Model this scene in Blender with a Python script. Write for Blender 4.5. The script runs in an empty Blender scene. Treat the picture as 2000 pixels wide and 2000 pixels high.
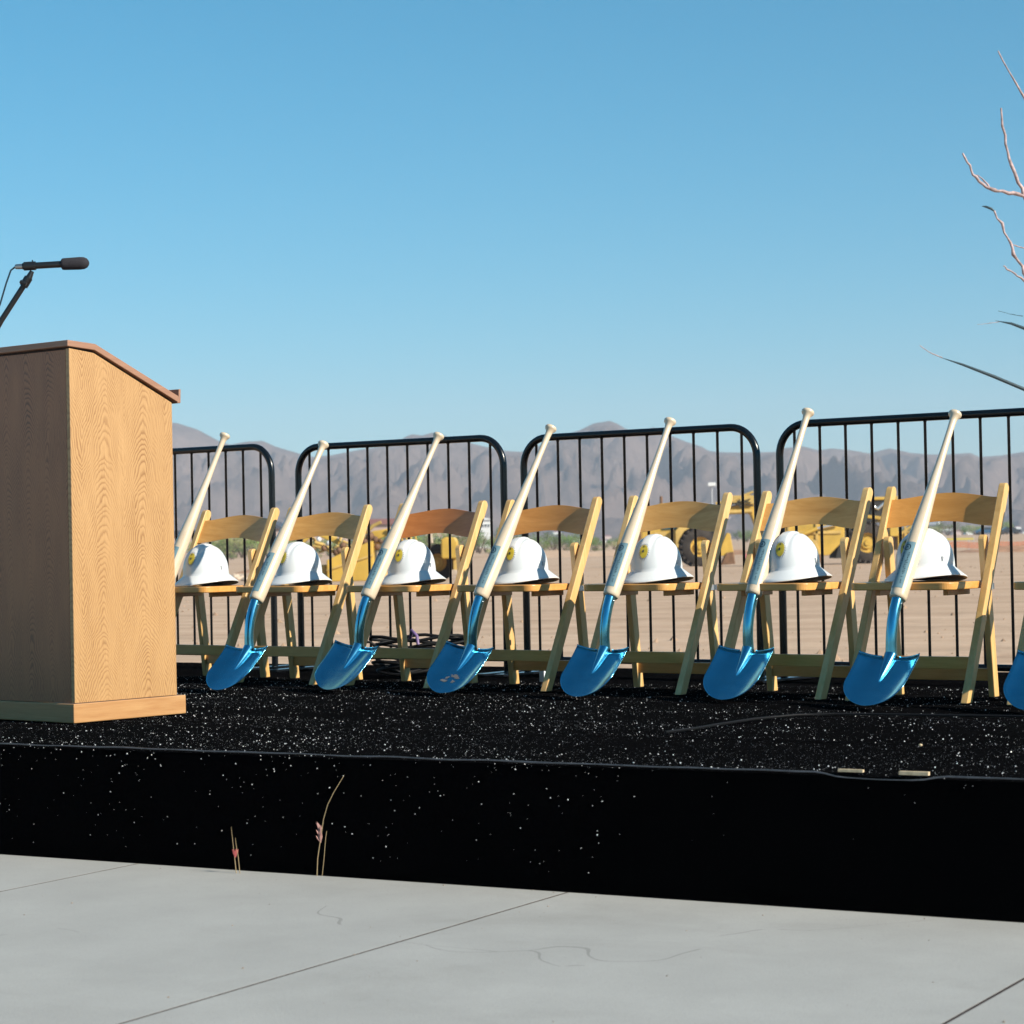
import bpy, bmesh, math, random
from mathutils import Vector, Matrix, noise
S = bpy.context.scene
COL = S.collection
R = math.radians
rnd = random.Random(7)

# ------------------------------------------------------------------ camera
FPX, TILT, ROLL = 4500.0, math.atan(62 / 4500.0), 0.0195
CAM_Z = 0.605
cam_d = bpy.data.cameras.new('camera'); cam = bpy.data.objects.new('camera', cam_d); COL.objects.link(cam)
cam_d.sensor_width = 36.0; cam_d.lens = 36.0 * FPX / 2000.0
cam_d.clip_start = 0.05; cam_d.clip_end = 12000
cam.location = (0, 0, CAM_Z); cam.rotation_euler = (math.pi / 2 + TILT, ROLL, 0)
cam_d.dof.use_dof = True; cam_d.dof.focus_distance = 9.0; cam_d.dof.aperture_fstop = 9.0
S.camera = cam

# ------------------------------------------------------------------ light
ROW = R(-37.38)                       # direction of the row of chairs
SUN_EL, SUN_AZ = R(31.0), R(-34.2)    # sun stands along the row, to the right of the camera
sd = Vector((math.cos(SUN_AZ) * math.cos(SUN_EL), math.sin(SUN_AZ) * math.cos(SUN_EL), math.sin(SUN_EL)))
sun_d = bpy.data.lights.new('sun', 'SUN'); sun = bpy.data.objects.new('sun', sun_d); COL.objects.link(sun)
sun_d.energy = 5.0; sun_d.angle = R(0.5); sun_d.color = (1.0, 0.94, 0.80)
sun.rotation_euler = sd.to_track_quat('Z', 'Y').to_euler()
W = bpy.data.worlds.new('World'); S.world = W; W.use_nodes = True
wn, wl = W.node_tree.nodes, W.node_tree.links
sky = wn.new('ShaderNodeTexSky'); sky.sky_type = 'NISHITA'; sky.sun_disc = False
sky.sun_elevation = SUN_EL; sky.sun_rotation = math.atan2(sd.x, sd.y)
sky.altitude = 400; sky.air_density = 1.1; sky.dust_density = 0.0; sky.ozone_density = 10.0
hsv = wn.new('ShaderNodeHueSaturation'); hsv.inputs['Hue'].default_value = 0.470; hsv.inputs['Saturation'].default_value = 1.14
wl.new(sky.outputs[0], hsv.inputs['Color'])
bg = wn['Background']; bg.inputs[1].default_value = 0.073
wl.new(hsv.outputs[0], bg.inputs[0])
S.view_settings.view_transform = 'Standard'; S.view_settings.look = 'None'
S.view_settings.gamma = 1.0; S.view_settings.exposure = 0.72; S.view_settings.use_curve_mapping = False
S.render.engine = 'CYCLES'
S.cycles.use_denoising = True
S.cycles.max_bounces = 6; S.cycles.volume_bounces = 0; S.cycles.transparent_max_bounces = 6
S.cycles.sample_clamp_indirect = 4.0

# ------------------------------------------------------------------ helpers
def tag(o, label=None, cat=None, group=None, kind=None):
    if label: o['label'] = label
    if cat: o['category'] = cat
    if group: o['group'] = group
    if kind: o['kind'] = kind
    return o

def empty(name, loc, rz=0.0, label=None, cat=None, group=None):
    o = bpy.data.objects.new(name, None); COL.objects.link(o)
    o.location = loc; o.rotation_euler = (0, 0, rz); o.empty_display_size = 0.1
    return tag(o, label, cat, group)

def copy_tree(o, parent=None):
    c = o.copy(); COL.objects.link(c)
    if parent is not None: c.parent = parent
    for ch in list(o.children): copy_tree(ch, c)
    return c

class MB:
    def __init__(s): s.v = []; s.f = []; s.sm = []
    def add(s, vs, fs, smooth=False):
        n = len(s.v); s.v += [tuple(v) for v in vs]
        for f in fs: s.f.append([i + n for i in f]); s.sm.append(smooth)
        return s
    def box(s, x0, x1, y0, y1, z0, z1, M=None):
        vs = [Vector((x, y, z)) for z in (z0, z1) for y in (y0, y1) for x in (x0, x1)]
        if M is not None: vs = [M @ v for v in vs]
        return s.add(vs, [(0, 2, 3, 1), (4, 5, 7, 6), (0, 1, 5, 4), (2, 6, 7, 3), (0, 4, 6, 2), (1, 3, 7, 5)])
    def prism(s, poly, a0, a1, axis='x'):
        """polygon in the two other axes, extruded along axis"""
        n = len(poly); vs = []
        for a in (a0, a1):
            for p, q in poly:
                vs.append({'x': (a, p, q), 'y': (p, a, q), 'z': (p, q, a)}[axis])
        fs = [tuple(range(n - 1, -1, -1)), tuple(range(n, 2 * n))]
        for i in range(n): fs.append((i, (i + 1) % n, n + (i + 1) % n, n + i))
        return s.add(vs, fs)
    def tube(s, pts, r, n=10, caps=True, flat=None):
        pts = [Vector(p) for p in pts]; k = len(pts)
        rs = r if isinstance(r, (list, tuple)) else [r] * k
        t0 = (pts[1] - pts[0]).normalized()
        up = Vector((0, 0, 1)) if abs(t0.z) < 0.9 else Vector((1, 0, 0))
        a = t0.cross(up).normalized(); vs = []
        for i, p in enumerate(pts):
            t = (pts[min(i + 1, k - 1)] - pts[max(i - 1, 0)]).normalized()
            a = (a - t * a.dot(t)).normalized(); b = t.cross(a)
            for j in range(n):
                w = 2 * math.pi * j / n
                vs.append(p + (a * math.cos(w) + b * math.sin(w)) * rs[i])
        fs = []
        for i in range(k - 1):
            for j in range(n):
                j2 = (j + 1) % n
                fs.append((i * n + j, i * n + j2, (i + 1) * n + j2, (i + 1) * n + j))
        s.add(vs, fs, True)
        if caps:
            s.add(vs[:n], [tuple(range(n - 1, -1, -1))]); s.add(vs[-n:], [tuple(range(n))])
        return s
    def lathe(s, prof, P0, d, n=20, caps=True):
        """prof: list of (t along d, radius)"""
        P0 = Vector(P0); d = Vector(d).normalized()
        return s.tube_dir(prof, P0, d, n, caps)
    def tube_dir(s, prof, P0, d, n, caps):
        up = Vector((1, 0, 0)) if abs(d.x) < 0.9 else Vector((0, 0, 1))
        a = (up - d * up.dot(d)).normalized(); b = d.cross(a); vs = []
        for t, r in prof:
            for j in range(n):
                w = 2 * math.pi * j / n
                vs.append(P0 + d * t + (a * math.cos(w) + b * math.sin(w)) * r)
        fs = []
        for i in range(len(prof) - 1):
            for j in range(n):
                j2 = (j + 1) % n
                fs.append((i * n + j, i * n + j2, (i + 1) * n + j2, (i + 1) * n + j))
        s.add(vs, fs, True)
        if caps:
            s.add(vs[:n], [tuple(range(n - 1, -1, -1))]); s.add(vs[-n:], [tuple(range(n))])
        return s
    def grid(s, fn, nu, nv, smooth=True, wrap=False):
        vs = [fn(i / nu, j / nv) for j in range(nv + 1) for i in range(nu + (0 if wrap else 1))]
        m = nu if wrap else nu + 1; fs = []
        for j in range(nv):
            for i in range(nu):
                i2 = (i + 1) % m
                fs.append((j * m + i, j * m + i2, (j + 1) * m + i2, (j + 1) * m + i))
        return s.add(vs, fs, smooth)
    def ball(s, c, r, n=10, sc=(1, 1, 1)):
        c = Vector(c)
        return s.grid(lambda u, v: c + Vector((math.cos(2 * math.pi * u) * math.sin(math.pi * v) * r * sc[0],
                      math.sin(2 * math.pi * u) * math.sin(math.pi * v) * r * sc[1], -math.cos(math.pi * v) * r * sc[2])), n, max(4, n // 2), True, True)
    def mesh(s, name):
        me = bpy.data.meshes.new(name); me.from_pydata(s.v, [], s.f)
        me.polygons.foreach_set('use_smooth', s.sm); me.update()
        return me
    def build(s, name, mat, parent=None, bevel=0.0, seg=2, fix=True):
        me = s.mesh(name); me.materials.append(mat)
        if fix:
            bm = bmesh.new(); bm.from_mesh(me); bmesh.ops.recalc_face_normals(bm, faces=bm.faces); bm.to_mesh(me); bm.free()
        o = bpy.data.objects.new(name, me); COL.objects.link(o)
        if parent is not None: o.parent = parent
        if bevel:
            b = o.modifiers.new('bevel', 'BEVEL'); b.width = bevel; b.segments = seg; b.limit_method = 'ANGLE'; b.angle_limit = R(40)
            b.harden_normals = False
        return o

class NT:
    """small node builder"""
    def __init__(s, name):
        s.m = bpy.data.materials.new(name); s.m.use_nodes = True
        s.n, s.l = s.m.node_tree.nodes, s.m.node_tree.links
        s.b = s.n['Principled BSDF']
    def node(s, t, **kw):
        x = s.n.new(t)
        for k, v in kw.items(): setattr(x, k, v)
        return x
    def set(s, x, k, v):
        if isinstance(v, bpy.types.NodeSocket): s.l.new(v, x.inputs[k])
        else: x.inputs[k].default_value = v
    def coord(s, out='Object'): return s.node('ShaderNodeTexCoord').outputs[out]
    def map(s, v, scale=(1, 1, 1), loc=(0, 0, 0), rot=(0, 0, 0)):
        x = s.node('ShaderNodeMapping'); s.l.new(v, x.inputs[0]); x.inputs[1].default_value = loc; x.inputs[2].default_value = rot; x.inputs[3].default_value = scale
        return x.outputs[0]
    def noise(s, v, scale=5, detail=4, rough=0.55, dist=0.0, out=0):
        x = s.node('ShaderNodeTexNoise'); s.l.new(v, x.inputs['Vector']); x.inputs['Scale'].default_value = scale
        x.inputs['Detail'].default_value = detail; x.inputs['Roughness'].default_value = rough; x.inputs['Distortion'].default_value = dist
        return x.outputs[out]
    def voro(s, v, scale=5, feature='F1', out='Distance'):
        x = s.node('ShaderNodeTexVoronoi'); x.feature = feature; s.l.new(v, x.inputs['Vector']); x.inputs['Scale'].default_value = scale
        return x.outputs[out]
    def math(s, op, a, b=0.0, c=0.0):
        x = s.node('ShaderNodeMath', operation=op); s.set(x, 0, a); s.set(x, 1, b); s.set(x, 2, c); return x.outputs[0]
    def sep(s, v):
        x = s.node('ShaderNodeSeparateXYZ'); s.l.new(v, x.inputs[0]); return x.outputs
    def comb(s, x, y, z):
        c = s.node('ShaderNodeCombineXYZ'); s.set(c, 0, x); s.set(c, 1, y); s.set(c, 2, z); return c.outputs[0]
    def ramp(s, f, stops):
        x = s.node('ShaderNodeValToRGB'); s.l.new(f, x.inputs[0]); e = x.color_ramp.elements
        while len(e) < len(stops): e.new(0.5)
        for q, (p, c) in zip(e, stops): q.position = p; q.color = (*c, 1) if len(c) == 3 else c
        return x.outputs[0]
    def mix(s, f, a, b, mode='MIX'):
        x = s.node('ShaderNodeMix', data_type='RGBA', blend_type=mode); x.clamp_factor = True
        s.set(x, 0, f)
        for k, v in ((6, a), (7, b)):
            s.set(x, k, v if isinstance(v, bpy.types.NodeSocket) else (*v, 1))
        return x.outputs[2]
    def bump(s, h, strength=0.3, dist=0.01):
        x = s.node('ShaderNodeBump'); s.l.new(h, x.inputs['Height']); x.inputs['Strength'].default_value = strength; x.inputs['Distance'].default_value = dist
        s.l.new(x.outputs[0], s.b.inputs['Normal'])
    def pr(s, **kw):
        names = dict(col='Base Color', rough='Roughness', metal='Metallic', spec='Specular IOR Level', coat='Coat Weight', coatr='Coat Roughness', trans='Transmission Weight')
        for k, v in kw.items():
            if k == 'col' and not isinstance(v, bpy.types.NodeSocket): v = (*v, 1)
            s.set(s.b, names[k], v)
        return s

def plain(name, col, rough=0.6, metal=0.0, spec=0.5, var=0.12, scale=8.0, coat=0.0, bump=0.0):
    t = NT(name); c = t.coord(); n = t.noise(c, scale, 5)
    lo = tuple(max(0, x * (1 - var)) for x in col); hi = tuple(min(1, x * (1 + var)) for x in col)
    t.pr(col=t.ramp(n, [(0.3, lo), (0.7, hi)]), rough=rough, metal=metal, spec=spec, coat=coat)
    if bump: t.bump(t.noise(c, scale * 6, 4), bump, 0.004)
    return t.m

def wood_mat(name, lo, hi, scale, rough=0.4, coat=0.0, tint=True, bump=0.06):
    t = NT(name); c = t.coord()
    rv = t.node('ShaderNodeObjectInfo')
    off = t.comb(t.math('MULTIPLY', rv.outputs['Random'], 7.0), t.math('MULTIPLY', rv.outputs['Random'], 3.0), 0.0)
    va = t.node('ShaderNodeVectorMath', operation='ADD'); t.l.new(c, va.inputs[0]); t.l.new(off, va.inputs[1])
    m = t.map(va.outputs[0], scale)
    f = t.noise(m, 1.0, 6, 0.6, 0.7); g = t.noise(m, 4.0, 5, 0.6, 0.3)
    k = t.math('ADD', t.math('MULTIPLY', f, 0.7), t.math('MULTIPLY', g, 0.3))
    col = t.ramp(k, [(0.33, lo), (0.5, tuple((a + b) / 2 for a, b in zip(lo, hi))), (0.66, hi)])
    if tint: col = t.mix(1.0, col, rv.outputs['Color'], 'MULTIPLY')
    t.pr(col=col, rough=rough, coat=coat, coatr=0.15)
    t.bump(g, bump, 0.002)
    return t.m

def oak_mat(name, axis):
    """plain-sliced oak veneer: cathedral arches across horizontal axis 0 (x) or 1 (y), rising along z"""
    t = NT(name); c = t.coord(); x = t.sep(c)
    h, z = x[axis], x[2]
    w1 = t.noise(t.map(c, (3, 3, 1.2)), 1.0, 3, 0.5)
    w2 = t.noise(t.map(c, (45, 45, 5)), 1.0, 4, 0.6)
    hh = t.math('ADD', h, t.math('MULTIPLY', t.math('SUBTRACT', w1, 0.5), 0.075))
    per = 0.196 if axis else 0.115
    pp = t.math('PINGPONG', t.math('ADD', hh, 0.043 if axis else 0.02), per / 2)
    arch = t.math('SQRT', t.math('ADD', t.math('MULTIPLY', pp, pp), 0.0004))
    v = t.math('ADD', z, t.math('MULTIPLY', arch, 2.5 if axis else 3.4))
    v = t.math('ADD', v, t.math('MULTIPLY', t.math('SUBTRACT', w1, 0.5), 0.42))
    v = t.math('ADD', v, t.math('MULTIPLY', t.math('SUBTRACT', w2, 0.5), 0.040))
    w3 = t.noise(t.map(c, (2.0, 2.0, 9.0)), 1.0, 2)
    v = t.math('ADD', v, t.math('MULTIPLY', w3, 0.10))
    ring = t.math('FRACT', t.math('MULTIPLY', v, 42.0))
    fine = t.noise(t.map(c, (420, 420, 14)), 1.0, 3, 0.6)
    fac = t.ramp(ring, [(0.0, (0.95,) * 3), (0.12, (0.75,) * 3), (0.45, (0.12,) * 3), (0.8, (0.0,) * 3), (1.0, (0.5,) * 3)])
    big = t.noise(t.map(c, (8, 8, 1.5)), 1.0, 3)
    var = t.noise(t.map(c, (14, 14, 3.5), (0.7, 0.2, 0)), 1.0, 3)
    fac = t.math('MULTIPLY', fac, t.math('MAXIMUM', 0.12, t.math('MULTIPLY', t.math('SUBTRACT', var, 0.24), 2.2)))
    k = t.math('MULTIPLY', fac, t.math('ADD', 0.72 if axis else 1.0, t.math('MULTIPLY', fine, 0.9)))
    col = t.mix(k, (0.47, 0.27, 0.115) if axis else (0.36, 0.135, 0.052), (0.20, 0.085, 0.026) if axis else (0.11, 0.034, 0.012))  # front veneer darker and redder: streaky grain plus shade put into the colour
    col = t.mix(t.math('MULTIPLY', t.math('SUBTRACT', fine, 0.42), 1.6), col, (0.30, 0.15, 0.055) if axis else (0.22, 0.092, 0.038))
    col = t.mix(t.math('MULTIPLY', t.math('SUBTRACT', big, 0.45), 0.9), col, (0.38, 0.205, 0.08) if axis else (0.27, 0.11, 0.042))
    t.pr(col=col, rough=0.42, coat=0.12, coatr=0.25)
    t.bump(fine, 0.05, 0.002)
    return t.m

M = {}
M['chair_up'] = wood_mat('chair wood upright', (0.57, 0.335, 0.115), (0.73, 0.485, 0.215), (28, 28, 3.5), 0.38, 0.25)
M['chair_h'] = wood_mat('chair wood board', (0.56, 0.26, 0.060), (0.72, 0.385, 0.12), (3.0, 30, 26), 0.38, 0.25)
M['bat'] = wood_mat('pale maple', (0.55, 0.42, 0.29), (0.66, 0.54, 0.40), (40, 8, 8), 0.30, 0.6, False, 0.02)
M['oak_x'] = oak_mat('oak veneer front toned for shade', 0); M['oak_y'] = oak_mat('oak veneer side', 1)
M['oak_solid'] = wood_mat('oak solid base', (0.36, 0.17, 0.062), (0.48, 0.265, 0.112), (3.2, 3.2, 46), 0.45, 0.1, False)
M['oak_top'] = wood_mat('reddish oak edge', (0.25, 0.12, 0.072), (0.33, 0.17, 0.105), (4, 4, 60), 0.5, 0.05, False)
M['gap_shade_joint'] = plain('dark gap shade and joint', (0.03, 0.015, 0.01), 0.7)
t = NT('chrome tinted with reflected sky'); c = t.coord(); n = t.noise(c, 14, 3)
t.pr(col=t.ramp(n, [(0.35, (0.12, 0.42, 0.58)), (0.65, (0.15, 0.46, 0.62))]), metal=1.0, rough=t.math('ADD', 0.10, t.math('MULTIPLY', t.noise(c, 30, 4), 0.16)))  # chrome: the blue of the reflected sky is put into its base colour
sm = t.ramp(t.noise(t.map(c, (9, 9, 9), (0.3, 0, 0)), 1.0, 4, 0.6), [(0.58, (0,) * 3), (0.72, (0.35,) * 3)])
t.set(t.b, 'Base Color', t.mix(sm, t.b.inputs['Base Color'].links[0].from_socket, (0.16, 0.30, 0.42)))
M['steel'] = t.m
M['foil'] = plain('silver blue foil', (0.15, 0.245, 0.285), 0.35, 0.0, 0.5, 0.10, 30)
M['ink'] = plain('dark navy print', (0.012, 0.03, 0.05), 0.5)
M['ink_soft'] = plain('faded navy print', (0.06, 0.13, 0.18), 0.5)
M['hat'] = plain('white hard hat shell', (0.62, 0.63, 0.64), 0.28, 0.0, 0.5, 0.015, 3, 0.2)
M['hat_grey'] = plain('grey slot insert', (0.42, 0.43, 0.45), 0.5)
M['navy'] = plain('dark navy headband', (0.012, 0.02, 0.045), 0.7)
M['emblem'] = plain('yellow emblem', (0.50, 0.38, 0.03), 0.45, 0, 0.5, 0.2, 120)
M['ray_ink'] = plain('grey ray print', (0.15, 0.145, 0.165), 0.6)
M['black_metal'] = plain('black painted tube', (0.004, 0.005, 0.007), 0.25, 0.0, 0.4, 0.3, 12, 0.1, 0.05)
M['galv'] = plain('galvanised plate', (0.45, 0.46, 0.47), 0.4, 0.8)
M['mic_black'] = plain('black microphone body', (0.010, 0.011, 0.013), 0.32)
M['mic_silver'] = plain('silver connector', (0.40, 0.40, 0.40), 0.3, 0.9)
M['foam'] = plain('grey black foam', (0.030, 0.028, 0.034), 0.95, 0, 0.2, 0.35, 300, 0, 0.4)
M['cable'] = plain('black rubber cable', (0.004, 0.004, 0.005), 0.6, 0, 0.2)
M['cable_blue'] = plain('cable in blue black rubber', (0.012, 0.03, 0.05), 0.4)
M['purple'] = plain('violet cable tie', (0.16, 0.10, 0.24), 0.5)
M['white_plastic'] = plain('white plastic', (0.70, 0.72, 0.74), 0.45)
M['chip'] = plain('raw plywood', (0.55, 0.42, 0.27), 0.7, 0, 0.3, 0.2, 60)
M['yellow'] = plain('construction yellow', (0.52, 0.32, 0.05), 0.5, 0, 0.5, 0.18, 1.2)
M['yellow_dust'] = plain('dusty construction yellow', (0.50, 0.33, 0.10), 0.7, 0, 0.3, 0.22, 1.6)
M['tire'] = plain('dusty black tyre', (0.050, 0.040, 0.034), 0.9, 0, 0.2, 0.35, 2.5)
M['dark'] = plain('dark machine recess', (0.02, 0.018, 0.016), 0.7)
M['rust'] = plain('rusty worn steel', (0.17, 0.09, 0.05), 0.75, 0.2, 0.4, 0.35, 3)
M['rod'] = plain('bright cylinder rod', (0.72, 0.72, 0.72), 0.25, 0.8)
M['glass'] = plain('dark green glass', (0.03, 0.07, 0.07), 0.08)
M['adobe'] = plain('pinkish stucco', (0.42, 0.31, 0.27), 0.9, 0, 0.3, 0.08, 0.3)
M['roof_red'] = plain('brownish red roof', (0.22, 0.10, 0.09), 0.8, 0, 0.3, 0.1, 0.3)
M['roof_dark'] = plain('slate dark roof', (0.055, 0.065, 0.09), 0.7, 0, 0.3, 0.1, 0.3)
M['white_wall'] = plain('white painted wall', (0.66, 0.66, 0.66), 0.8, 0, 0.3, 0.05, 0.3)
M['window'] = plain('dark window pane', (0.03, 0.035, 0.045), 0.15)
M['car_blue'] = plain('blue car paint', (0.03, 0.10, 0.19), 0.25, 0.2, 0.5, 0.05, 1, 0.5)
M['car_dark'] = plain('dark car paint', (0.03, 0.035, 0.045), 0.25, 0.2, 0.5, 0.05, 1, 0.5)
M['orange_net'] = plain('orange plastic netting', (0.52, 0.17, 0.08), 0.7)
M['tape'] = plain('yellow plastic tape', (0.50, 0.40, 0.05), 0.6)
M['pink'] = plain('pink marker ribbon', (0.65, 0.16, 0.20), 0.7)
M['rock'] = plain('pale sandstone', (0.46, 0.36, 0.28), 0.9, 0, 0.2, 0.2, 3, 0, 0.4)
M['bark'] = plain('pale pinkish bark', (0.42, 0.30, 0.29), 0.85, 0, 0.3, 0.45, 35, 0, 0.5)
M['blade_leaf'] = plain('dark blue green leaf', (0.02, 0.045, 0.06), 0.5)
M['straw'] = plain('dry straw stalk', (0.30, 0.22, 0.12), 0.8)
M['seed'] = plain('pinkish seed head', (0.34, 0.19, 0.17), 0.9, 0, 0.2, 0.25, 60)
M['seed_red'] = plain('red seed husk', (0.34, 0.07, 0.07), 0.9)
M['wood_pole'] = plain('grey pole', (0.40, 0.40, 0.42), 0.7)
M['trunk'] = plain('brown bush stem', (0.10, 0.07, 0.05), 0.9)
LEAF = [plain('bush leaf a', (0.17, 0.24, 0.055), 0.7, 0, 0.2, 0.35, 0.9), plain('bush leaf b', (0.12, 0.19, 0.06), 0.7, 0, 0.2, 0.35, 0.9),
        plain('bush leaf c', (0.28, 0.27, 0.12), 0.7, 0, 0.2, 0.35, 0.9)]

# ground materials
t = NT('bare graded dirt'); c = t.coord()
tr = t.noise(t.map(c, (0.05, 0.9, 1)), 1.0, 6, 0.62, 0.3); cl = t.noise(c, 2.2, 8, 0.65); big = t.noise(c, 0.03, 4)
peb = t.voro(c, 9.0)
xx = t.sep(t.map(c, (1, 1, 1), (0, 0, 0), (0, 0, 0.18)))
wob = t.noise(t.map(c, (0.03, 0.03, 1)), 1.0, 2)
lane = t.math('PINGPONG', t.math('ADD', xx[1], t.math('MULTIPLY', wob, 9.0)), 2.3)
tread = t.math('MULTIPLY', t.math('LESS_THAN', lane, 0.34), t.noise(t.map(c, (5.0, 1.2, 1)), 1.0, 3))
k = t.math('ADD', t.math('MULTIPLY', tr, 0.55), t.math('MULTIPLY', cl, 0.45))
col = t.ramp(k, [(0.28, (0.28, 0.18, 0.12)), (0.43, (0.435, 0.295, 0.205)), (0.60, (0.525, 0.37, 0.265)), (0.75, (0.60, 0.44, 0.33))])
col = t.mix(t.ramp(big, [(0.5, (0,) * 3), (0.75, (0.5,) * 3)]), col, (0.36, 0.22, 0.14))
col = t.mix(t.math('MULTIPLY', tread, 0.55), col, (0.30, 0.205, 0.14))
col = t.mix(t.ramp(peb, [(0.05, (0.5,) * 3), (0.12, (0,) * 3)]), col, (0.24, 0.17, 0.12))
t.pr(col=col, rough=0.95, spec=0.15); t.bump(k, 0.9, 0.08)
M['dirt'] = t.m
t = NT('pale concrete pavement'); c = t.coord()
n1 = t.noise(c, 2.0, 6, 0.6); n2 = t.noise(c, 160, 3, 0.7); sp = t.voro(c, 240)
col = t.ramp(n1, [(0.3, (0.325, 0.32, 0.31)), (0.7, (0.405, 0.40, 0.388))])
col = t.mix(t.math('MULTIPLY', n2, 0.35), col, (0.27, 0.262, 0.25))
st_ = t.noise(t.map(c, (0.9, 1.6, 1)), 1.0, 7, 0.68, 0.6)
col = t.mix(t.ramp(st_, [(0.52, (0,) * 3), (0.70, (0.45,) * 3)]), col, (0.23, 0.22, 0.205))
col = t.mix(t.ramp(sp, [(0.16, (0.7,) * 3), (0.26, (0,) * 3)]), col, (0.17, 0.16, 0.15))
wv = t.node('ShaderNodeVectorMath', operation='ADD'); t.l.new(c, wv.inputs[0]); t.l.new(t.noise(c, 1.3, 2, 0.5, 0.0, 1), wv.inputs[1])
ck = t.voro(t.map(wv.outputs[0], (0.55, 0.9, 1)), 1.0, 'DISTANCE_TO_EDGE')
ckm = t.math('MULTIPLY', t.math('LESS_THAN', ck, 0.0018), t.math('GREATER_THAN', t.noise(c, 0.7, 2), 0.56))
col = t.mix(t.math('MULTIPLY', ckm, 0.4), col, (0.10, 0.095, 0.09))
broom = t.noise(t.map(c, (3, 190, 1)), 1.0, 3, 0.6)
col = t.mix(t.math('MULTIPLY', broom, 0.30), col, (0.30, 0.292, 0.28))
t.pr(col=col, rough=0.9, spec=0.2); t.bump(t.math('ADD', n2, broom), 0.35, 0.003)
M['pavement'] = t.m
t = NT('black gritty stage cloth'); c = t.coord()
sp = t.voro(c, 330, 'F1', 'Distance'); spc = t.voro(c, 330, 'F1', 'Color'); dn = t.noise(c, 1.7, 4)
fuzz = t.noise(c, 220, 4, 0.7)
grain = t.math('MULTIPLY', t.math('LESS_THAN', sp, 0.28), t.math('GREATER_THAN', t.sep(spc)[0], t.math('SUBTRACT', 1.06, t.math('MULTIPLY', dn, 0.45))))
col = t.ramp(fuzz, [(0.40, (0.0008, 0.0008, 0.001)), (0.70, (0.005, 0.005, 0.0055))])
col = t.mix(grain, col, (0.04, 0.04, 0.045))
t.pr(col=col, rough=1.0, spec=0.0); t.bump(fuzz, 0.6, 0.003)
M['cloth'] = t.m
t = NT('black skirt cloth'); c = t.coord()
t.pr(col=t.ramp(t.noise(c, 120, 4), [(0.4, (0.0006, 0.0006, 0.0008)), (0.7, (0.0018, 0.0018, 0.002))]), rough=1.0, spec=0.0)
M['skirt'] = t.m
M['vinyl'] = plain('black shiny hem', (0.06, 0.063, 0.072), 0.35, 0.0, 0.6, 0.5, 30)
M['grit_dull'] = plain('dull dark grit', (0.09, 0.09, 0.10), 0.5, 0.0, 0.5, 0.5, 40)
M['grit'] = plain('pale grit', (0.72, 0.72, 0.74), 0.3, 0.0, 0.6, 0.3, 40)
t = NT('arid mountain rock'); c = t.coord()
n1 = t.noise(c, 0.012, 8, 0.62); n2 = t.noise(c, 0.05, 9, 0.72)
col = t.ramp(t.math('ADD', t.math('MULTIPLY', n1, 0.6), t.math('MULTIPLY', n2, 0.4)), [(0.35, (0.085, 0.06, 0.052)), (0.5, (0.185, 0.128, 0.108)), (0.65, (0.265, 0.185, 0.155))])
t.pr(col=col, rough=1.0, spec=0.05); t.bump(n2, 1.0, 14.0)
M['mountain'] = t.m

# ------------------------------------------------------------------ setting
def smooth(a, b, x):
    k = min(1.0, max(0.0, (x - a) / (b - a))); return k * k * (3 - 2 * k)

def gz(x, y):
    z = -0.36 - 0.56 * smooth(25, 134, y)
    z += 0.016 * max(0.0, x - 8) * smooth(140, 330, y) * (1 - 0.75 * smooth(60, 200, x))
    z += 0.25 * smooth(180, 330, y)
    if y > 16:
        z += 0.10 * smooth(16, 60, y) * noise.noise((x * 0.11, y * 0.05, 1.3)) + 0.05 * smooth(16, 40, y) * noise.noise((x * 0.5, y * 0.22, 4.0))
    return z

ys = [-400, -120, -40, -10] + [4 + 2.0 * i for i in range(11)] + [26 + 3 * i for i in range(24)]
y = 98.0
while y < 3560: ys.append(y); y *= 1.035
ys.append(3560)
NX = 180
def gx(i, y):
    k = 2 * i / NX - 1
    return (abs(k) ** 2.6) * 1700 * (1 if k > 0 else -1) * 0.9 + k * 170
mb = MB(); vs = []; fs = []
for y in ys:
    for i in range(NX + 1):
        x = gx(i, y); vs.append((x, y, gz(x, y)))
m_ = NX + 1
for j in range(len(ys) - 1):
    for i in range(NX): fs.append((j * m_ + i, j * m_ + i + 1, (j + 1) * m_ + i + 1, (j + 1) * m_ + i))
mb.add(vs, fs, True)
tag(mb.build('ground', M['dirt']), kind='structure')

# mountains: ridge line measured along the skyline, 3.2 km away
PROF = [(-1500, 120), (-1200, 150), (-1000, 132), (-800, 165), (-640, 150), (-540, 182), (-463, 178.3), (-434, 168.5), (-403, 150.8), (-389, 146.2), (-367, 150.1), (-344, 151.1), (-325, 142.1), (-296, 133), (-275, 126.9), (-247, 129.2), (-211, 135.6), (-182, 139.4), (-157, 143.1), (-146, 152.2), (-136, 156.3), (-122, 153.8), (-106, 158.5), (-85, 151), (-73, 147.2), (-40, 138), (-8, 130.3), (15, 128.4), (45, 137.8), (74, 150), (96, 156.7), (117, 166.3), (139, 169.4), (149, 165.6), (163, 156.8), (184, 152.8), (199, 159), (209, 155.9), (223, 147.1), (245, 138.1), (267, 130.6), (276, 124.7), (287, 123.1), (303, 122), (334, 121.5), (368, 121.5), (383, 126.9), (407, 128.6), (429, 122.4), (447, 124.9), (475, 121.6), (499, 116.8), (527, 123.4), (557, 116.4), (581, 113.8), (606, 113.3), (640, 114.8), (652, 108.8), (682, 110.4), (714, 114.8), (800, 128), (950, 118), (1200, 130), (1500, 110)]
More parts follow.
